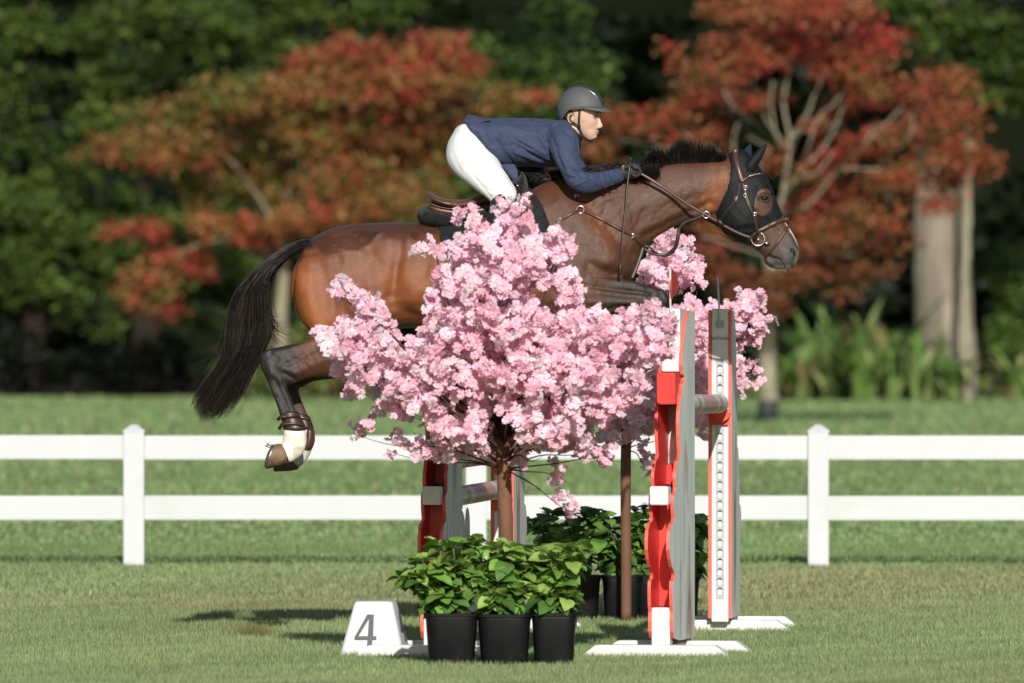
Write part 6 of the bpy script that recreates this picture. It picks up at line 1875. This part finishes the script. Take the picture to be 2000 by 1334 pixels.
twigs(T1, YT, (984, 915), [(x, y, d) for x, y, d in tg2], .0045, 6, 5, 'twig')
twigs(T1, YT, (984, 905), [(860, 840, -.3), (900, 820, .2), (930, 830, -.3), (1040, 850, .2), (1080, 840, -.2), (1120, 850, .3), (800, 840, .2), (950, 850, -.3), (1020, 830, -.35), (1060, 890, -.2)], .0042, 7, 5, 'twig')
r_ = np.random.default_rng(3)
sel = pos1[r_.choice(len(pos1), 90, replace=False)]
for (x, y, d) in sel:   # short side twigs showing between the flowers
    mb = MB(); dx = (985 - x); dy = (880 - y); l = math.hypot(dx, dy) + 1; k = r_.uniform(25, 60)
    mb.tube([W(x, y, YT, d), W(x + dx / l * k * .5 + r_.normal() * 4, y + dy / l * k * .5, YT, d), W(x + dx / l * k, y + dy / l * k, YT, d * .9)], [.0014, .002, .003], 5); mb.obj('twig', [M_twig], T1)

YT2 = 54.75
T2 = thing('cherry_tree', W(1223, 1210, YT2), 'rear artificial cherry tree, its blossom showing between and behind the right-hand standards', 'tree')
T2.location.z = 0
b2 = [(1292, 462, 13), (1310, 460, 12), (1325, 478, 15), (1345, 492, 15), (1290, 490, 22), (1320, 510, 26), (1352, 520, 20), (1368, 542, 10), (1275, 520, 20), (1295, 545, 28), (1330, 550, 18), (1258, 530, 14), (1250, 555, 10), (1268, 555, 14),
      (1390, 592, 11), (1400, 605, 12), (1422, 600, 14), (1440, 605, 18), (1458, 582, 14), (1475, 572, 11), (1478, 590, 14), (1462, 612, 18), (1490, 612, 12), (1492, 632, 12), (1475, 645, 18), (1452, 655, 22), (1480, 665, 12), (1440, 685, 18), (1430, 640, 24), (1420, 675, 20),
      (1350, 600, 20), (1365, 625, 24), (1335, 640, 30), (1372, 660, 30), (1350, 690, 40), (1378, 720, 34), (1340, 740, 44), (1300, 700, 44), (1420, 720, 20), (1442, 722, 16), (1448, 740, 18), (1468, 712, 10), (1478, 724, 10), (1482, 745, 9), (1470, 752, 10), (1440, 755, 14), (1415, 750, 18),
      (1300, 760, 40), (1360, 780, 30), (1365, 810, 20), (1375, 830, 12), (1378, 848, 7), (1330, 810, 24), (1290, 800, 34), (1245, 790, 34), (1205, 790, 34), (1180, 815, 26), (1220, 830, 26), (1260, 835, 20), (1190, 845, 16), (1225, 852, 12), (1170, 860, 10), (1290, 640, 40), (1245, 700, 44), (1190, 720, 40), (1240, 620, 36), (1195, 650, 30),
      (1262, 868, 7), (1256, 885, 8), (1266, 898, 8), (1262, 912, 7), (1270, 926, 6), (1380, 700, 26), (1310, 850, 12)]
pos2 = blossoms(T2, b2, YT2, 2.7, 62, .6)
q = catmull([(1223, 1212, 0), (1223, 1100, 0), (1222, 960, 0), (1223, 860, 0), (1226, 800, 0)], 4)
mb = MB(); mb.tube([W(p[0], p[1], YT2) for p in q], [.029] * len(q), 14); mb.obj('trunk', [M_cbark], T2)
for pts, ra in (([(1224, 850, 0), (1250, 810, 0), (1290, 740, 0), (1330, 640, 0)], .020), ([(1224, 850, 0), (1200, 800, .1), (1190, 740, .1)], .018), ([(1224, 840, 0), (1232, 740, 0), (1250, 620, 0), (1290, 500, 0)], .018)):
    q = catmull(pts, 5); n = len(q); mb = MB(); mb.tube([W(p[0], p[1], YT2, p[2]) for p in q], [ra * (1 - .65 * i / (n - 1)) for i in range(n)], 9); mb.obj('limb', [M_cbark], T2)
twigs(T2, YT2, (1280, 760), [(1360, 620, 0), (1400, 600, -.1), (1470, 580, .1), (1490, 630, 0), (1460, 650, -.2), (1480, 730, 0), (1370, 830, 0), (1340, 520, 0), (1300, 470, 0), (1365, 540, .1)], .008, 15)
twigs(T2, YT2, (1380, 690), [(1440, 640, -.2), (1475, 600, -.1), (1450, 660, -.15)], .006, 16)
twigs(T2, YT2, (1223, 880), [(1180, 830, 0), (1270, 925, -.1), (1250, 840, .1), (1200, 850, -.2), (1290, 850, 0)], .0045, 17, 4, 'twig')

# ------------------------------------------------------------------ potted hydrangeas
M_pot = mat('black_plastic', (0.004, 0.004, 0.005), (0.008, 0.008, 0.009), 0.42, 0.25, 6, 5, 0.08, 30, c3=(.045, .04, .034), scale3=6, lim3=(.60, .92), bdist=.003)
M_soil = mat('potting_soil', (0.03, 0.02, 0.012), (0.06, 0.042, 0.026), 0.95, 0.1, 30, 6, 1.0, 80)
M_hl = mat('hydrangea_leaf', (0.10, 0.22, 0.036), (0.185, 0.33, 0.068), 0.36, 0.5, 22, 4, 0.35, 60, rnd=.35, trans=.22, bdist=.003)
M_hly = mat('young_leaf', (0.23, 0.37, 0.075), (0.33, 0.47, 0.12), 0.38, 0.5, 22, 4, 0.35, 60, rnd=.22, trans=.28, bdist=.003)
M_hld = mat('old_leaf', (0.05, 0.12, 0.025), (0.09, 0.18, 0.04), 0.34, 0.5, 22, 4, 0.35, 60, rnd=.3, trans=.15, bdist=.003)
M_stem = mat('green_stem', (0.13, 0.17, 0.05), (0.17, 0.15, 0.06), 0.5, 0.4, 12)


def leafmesh(name, m, L, wd, fold, curl, seed):
    r_ = random.Random(seed); mb = MB(); n = 8
    for i in range(n + 1):
        u = i / n; w = wd * (math.sin(PI * min(1, u ** .75)) ** .8) * (1 - .12 * u) + .0008
        if i == 0: w = .0012
        x = L * (u * .98 + .02); z = -curl * L * u * u + .03 * L * math.sin(u * PI)
        ser = 1 + (.05 if i % 2 else -.04)
        for s, q in ((-1, 1.0), (-.5, .5), (0, 0), (.5, .5), (1, 1.0)):
            rip = .028 * L * math.sin(i * 2.2 + (1 if s > 0 else 0)) * q * u * (1 - u) * 2
            mb.v.append((x, s * w * ser * (1 if abs(s) == 1 else .96) / 1.0 if abs(s) == 1 else s * w, z + fold * w * q + rip))
    for i in range(n):
        for j in range(4): mb.face(i * 5 + j, i * 5 + j + 1, (i + 1) * 5 + j + 1, (i + 1) * 5 + j)
    return mb.mesh(name, [m], True, fix=False)


LEAF = [leafmesh('leaf', m, L, w, f, c, i) for i, (m, L, w, f, c) in enumerate(((M_hl, .100, .044, .18, .25), (M_hl, .114, .047, .12, .42), (M_hl, .088, .041, .22, .12), (M_hly, .096, .042, .22, .18), (M_hly, .074, .030, .34, .05), (M_hld, .112, .046, .12, .5), (M_hld, .098, .042, .18, .3)))]


def pot(t, cx, cy, zb, w0, w1, h):
    mb = MB(); rs = []
    def ring(hw, z, n=36):
        out = []
        for j in range(n):
            a = 2 * PI * j / n; e = .42
            out.append((cx + hw * math.copysign(abs(math.cos(a)) ** e, math.cos(a)), cy + hw * math.copysign(abs(math.sin(a)) ** e, math.sin(a)), z))
        return out
    f = lambda z: w0 + (w1 - w0) * z / h
    rs = [ring(f(0) * .97, zb), ring(f(0), zb + .006), ring(f(h - .03), zb + h - .030), ring(f(h - .03) + .003, zb + h - .028), ring(f(h) + .001, zb + h - .018), ring(f(h) + .009, zb + h - .016), ring(f(h) + .010, zb + h - .001), ring(f(h) + .007, zb + h), ring(f(h) - .004, zb + h), ring(f(h) - .008, zb + h - .035)]
    mb.rings(rs, cap=True); m = mb.mesh('pot', [M_pot]); sharp(m, 35); link('pot', m, t)
    mb = MB(); mb.rings([ring(f(h) - .0075, zb + h - .05), ring(f(h) - .0078, zb + h - .03)]); mb.obj('soil', [M_soil], t, smooth=False)


def hydrangea(px, pyb, Y, wpx, hpx, blob, lab, grp, seed, nst=15, young=.55, dark=.2):
    """blob: list of (px, py, r) for the leafy mass"""
    b = W(px, pyb, Y); b.z = 0
    t = thing('potted_hydrangea', b, lab, 'potted plant', grp)
    sc = Y / F; hw = wpx / 2 * sc; h = hpx * sc
    pot(t, b.x, Y, 0.0, hw * .86, hw * 1.0, h)
    r_ = random.Random(seed); nl = 0
    for i in range(nst):
        bx, by, br = blob[i % len(blob)]
        a = r_.uniform(0, 2 * PI); q = r_.random() ** .5
        tip = W(bx + br * q * math.cos(a), by + br * .8 * q * math.sin(a) * .9, Y, r_.uniform(-1, 1) * .17 * (.4 + .6 * (1 - q * .5)))
        s0 = Vector((b.x + r_.uniform(-.04, .04), Y + r_.uniform(-.04, .04), h - .035))
        m_ = s0.lerp(tip, .5) + Vector(((s0.x - tip.x) * .12, 0, .02))
        P = [s0, s0.lerp(m_, .55) + Vector((0, 0, .01)), m_, m_.lerp(tip, .6) + Vector((0, 0, .008)), tip]
        mb = MB(); mb.tube(P, [.0042, .004, .0036, .0032, .0022], 6); mb.obj('stem', [M_stem], t)
        d = (tip - m_).normalized()
        az = r_.uniform(0, PI)
        for k, (f, n, L) in enumerate(((1.0, 5, 'y'), (.90, 2, 'y'), (.72, 2, 'm'), (.50, 2, 'm'), (.26, 2, 'd'))):
            u = f * (len(P) - 1); i0 = min(int(u), len(P) - 2); p = P[i0].lerp(P[i0 + 1], u - i0); az += PI / 2 + r_.uniform(-.3, .3)
            for j in range(n):
                aa = az + 2 * PI * j / n + r_.uniform(-.25, .25)
                pitch = r_.uniform(-.1, .75) if k == 0 else r_.uniform(-.7, .35)
                if L == 'y': v = r_.choice((3, 3, 4, 0)) if r_.random() < young else r_.choice((0, 1, 2))
                elif L == 'm': v = r_.choice((0, 1, 2, 5)) if r_.random() > dark else 6
                else: v = r_.choice((5, 6, 1))
                s_ = r_.uniform(.6, 1.1) * (.88 if k == 0 else 1.0)
                o = bpy.data.objects.new('leaf', LEAF[v]); COL.objects.link(o); o.parent = t
                o.location = p - b + Vector((math.cos(aa), math.sin(aa), 0)) * .006
                o.rotation_euler = (r_.uniform(-.6, .6), -pitch, aa); o.scale = (s_, s_, s_); nl += 1
    return nl


g1 = 'hydrangeas in the front group of pots'; g2 = 'hydrangeas in the rear group of pots'
YP = 47.9
hydrangea(882, 1300, YP, 103, 104, [(845, 1080, 34), (880, 1070, 36), (815, 1125, 34), (870, 1120, 36), (905, 1085, 34), (860, 1150, 28), (800, 1135, 18), (895, 1140, 26), (835, 1105, 30)], 'left pot of the front group, its hydrangea leaning out over the number block', g1, 1, 36, .55, .25)
hydrangea(985, 1300, YP + .02, 105, 102, [(940, 1075, 34), (985, 1075, 34), (960, 1110, 40), (1005, 1110, 36), (930, 1120, 34), (985, 1145, 34), (1010, 1080, 28), (945, 1150, 26)], 'middle pot of the front group, in front of the blossom tree trunk', g1, 2, 32, .7, .1)
hydrangea(1082, 1300, YP + .03, 88, 104, [(1040, 1075, 30), (1080, 1085, 34), (1110, 1090, 34), (1060, 1120, 38), (1100, 1130, 34), (1130, 1085, 20), (1120, 1165, 18), (1085, 1160, 26), (1040, 1140, 30)], 'right pot of the front group, with bright green hydrangea leaves', g1, 3, 33, .7, .1)
YQ = 55.1
hydrangea(1131, 1212, YQ, 84, 86, [(1090, 1015, 34), (1125, 1000, 28), (1060, 1035, 26), (1040, 1030, 16), (1110, 1050, 36), (1145, 1060, 30), (1080, 1060, 24)], 'leftmost pot of the rear group, its dark leaves spreading left', g2, 11, 20, .25, .5)
hydrangea(1214, 1212, YQ + .03, 76, 86, [(1170, 1010, 30), (1205, 1005, 32), (1190, 1050, 34), (1225, 1045, 30), (1165, 1060, 26), (1215, 1085, 22)], 'rear pot directly behind the thin trunk of the rear blossom tree', g2, 12, 18, .25, .5)
hydrangea(1278, 1211, YQ + .10, 78, 86, [(1240, 1010, 30), (1260, 995, 24), (1275, 1040, 34), (1245, 1070, 26), (1300, 1020, 30)], 'rear pot half hidden behind the red plate of the nearer right-hand standard', g2, 13, 16, .3, .45)
hydrangea(1331, 1209, YQ + .16, 70, 82, [(1350, 1010, 24), (1365, 1030, 22), (1340, 1040, 30), (1365, 1075, 24), (1350, 1095, 20), (1320, 1020, 30)], 'rightmost pot of the rear group, seen between the two right-hand standards', g2, 14, 18, .45, .3)
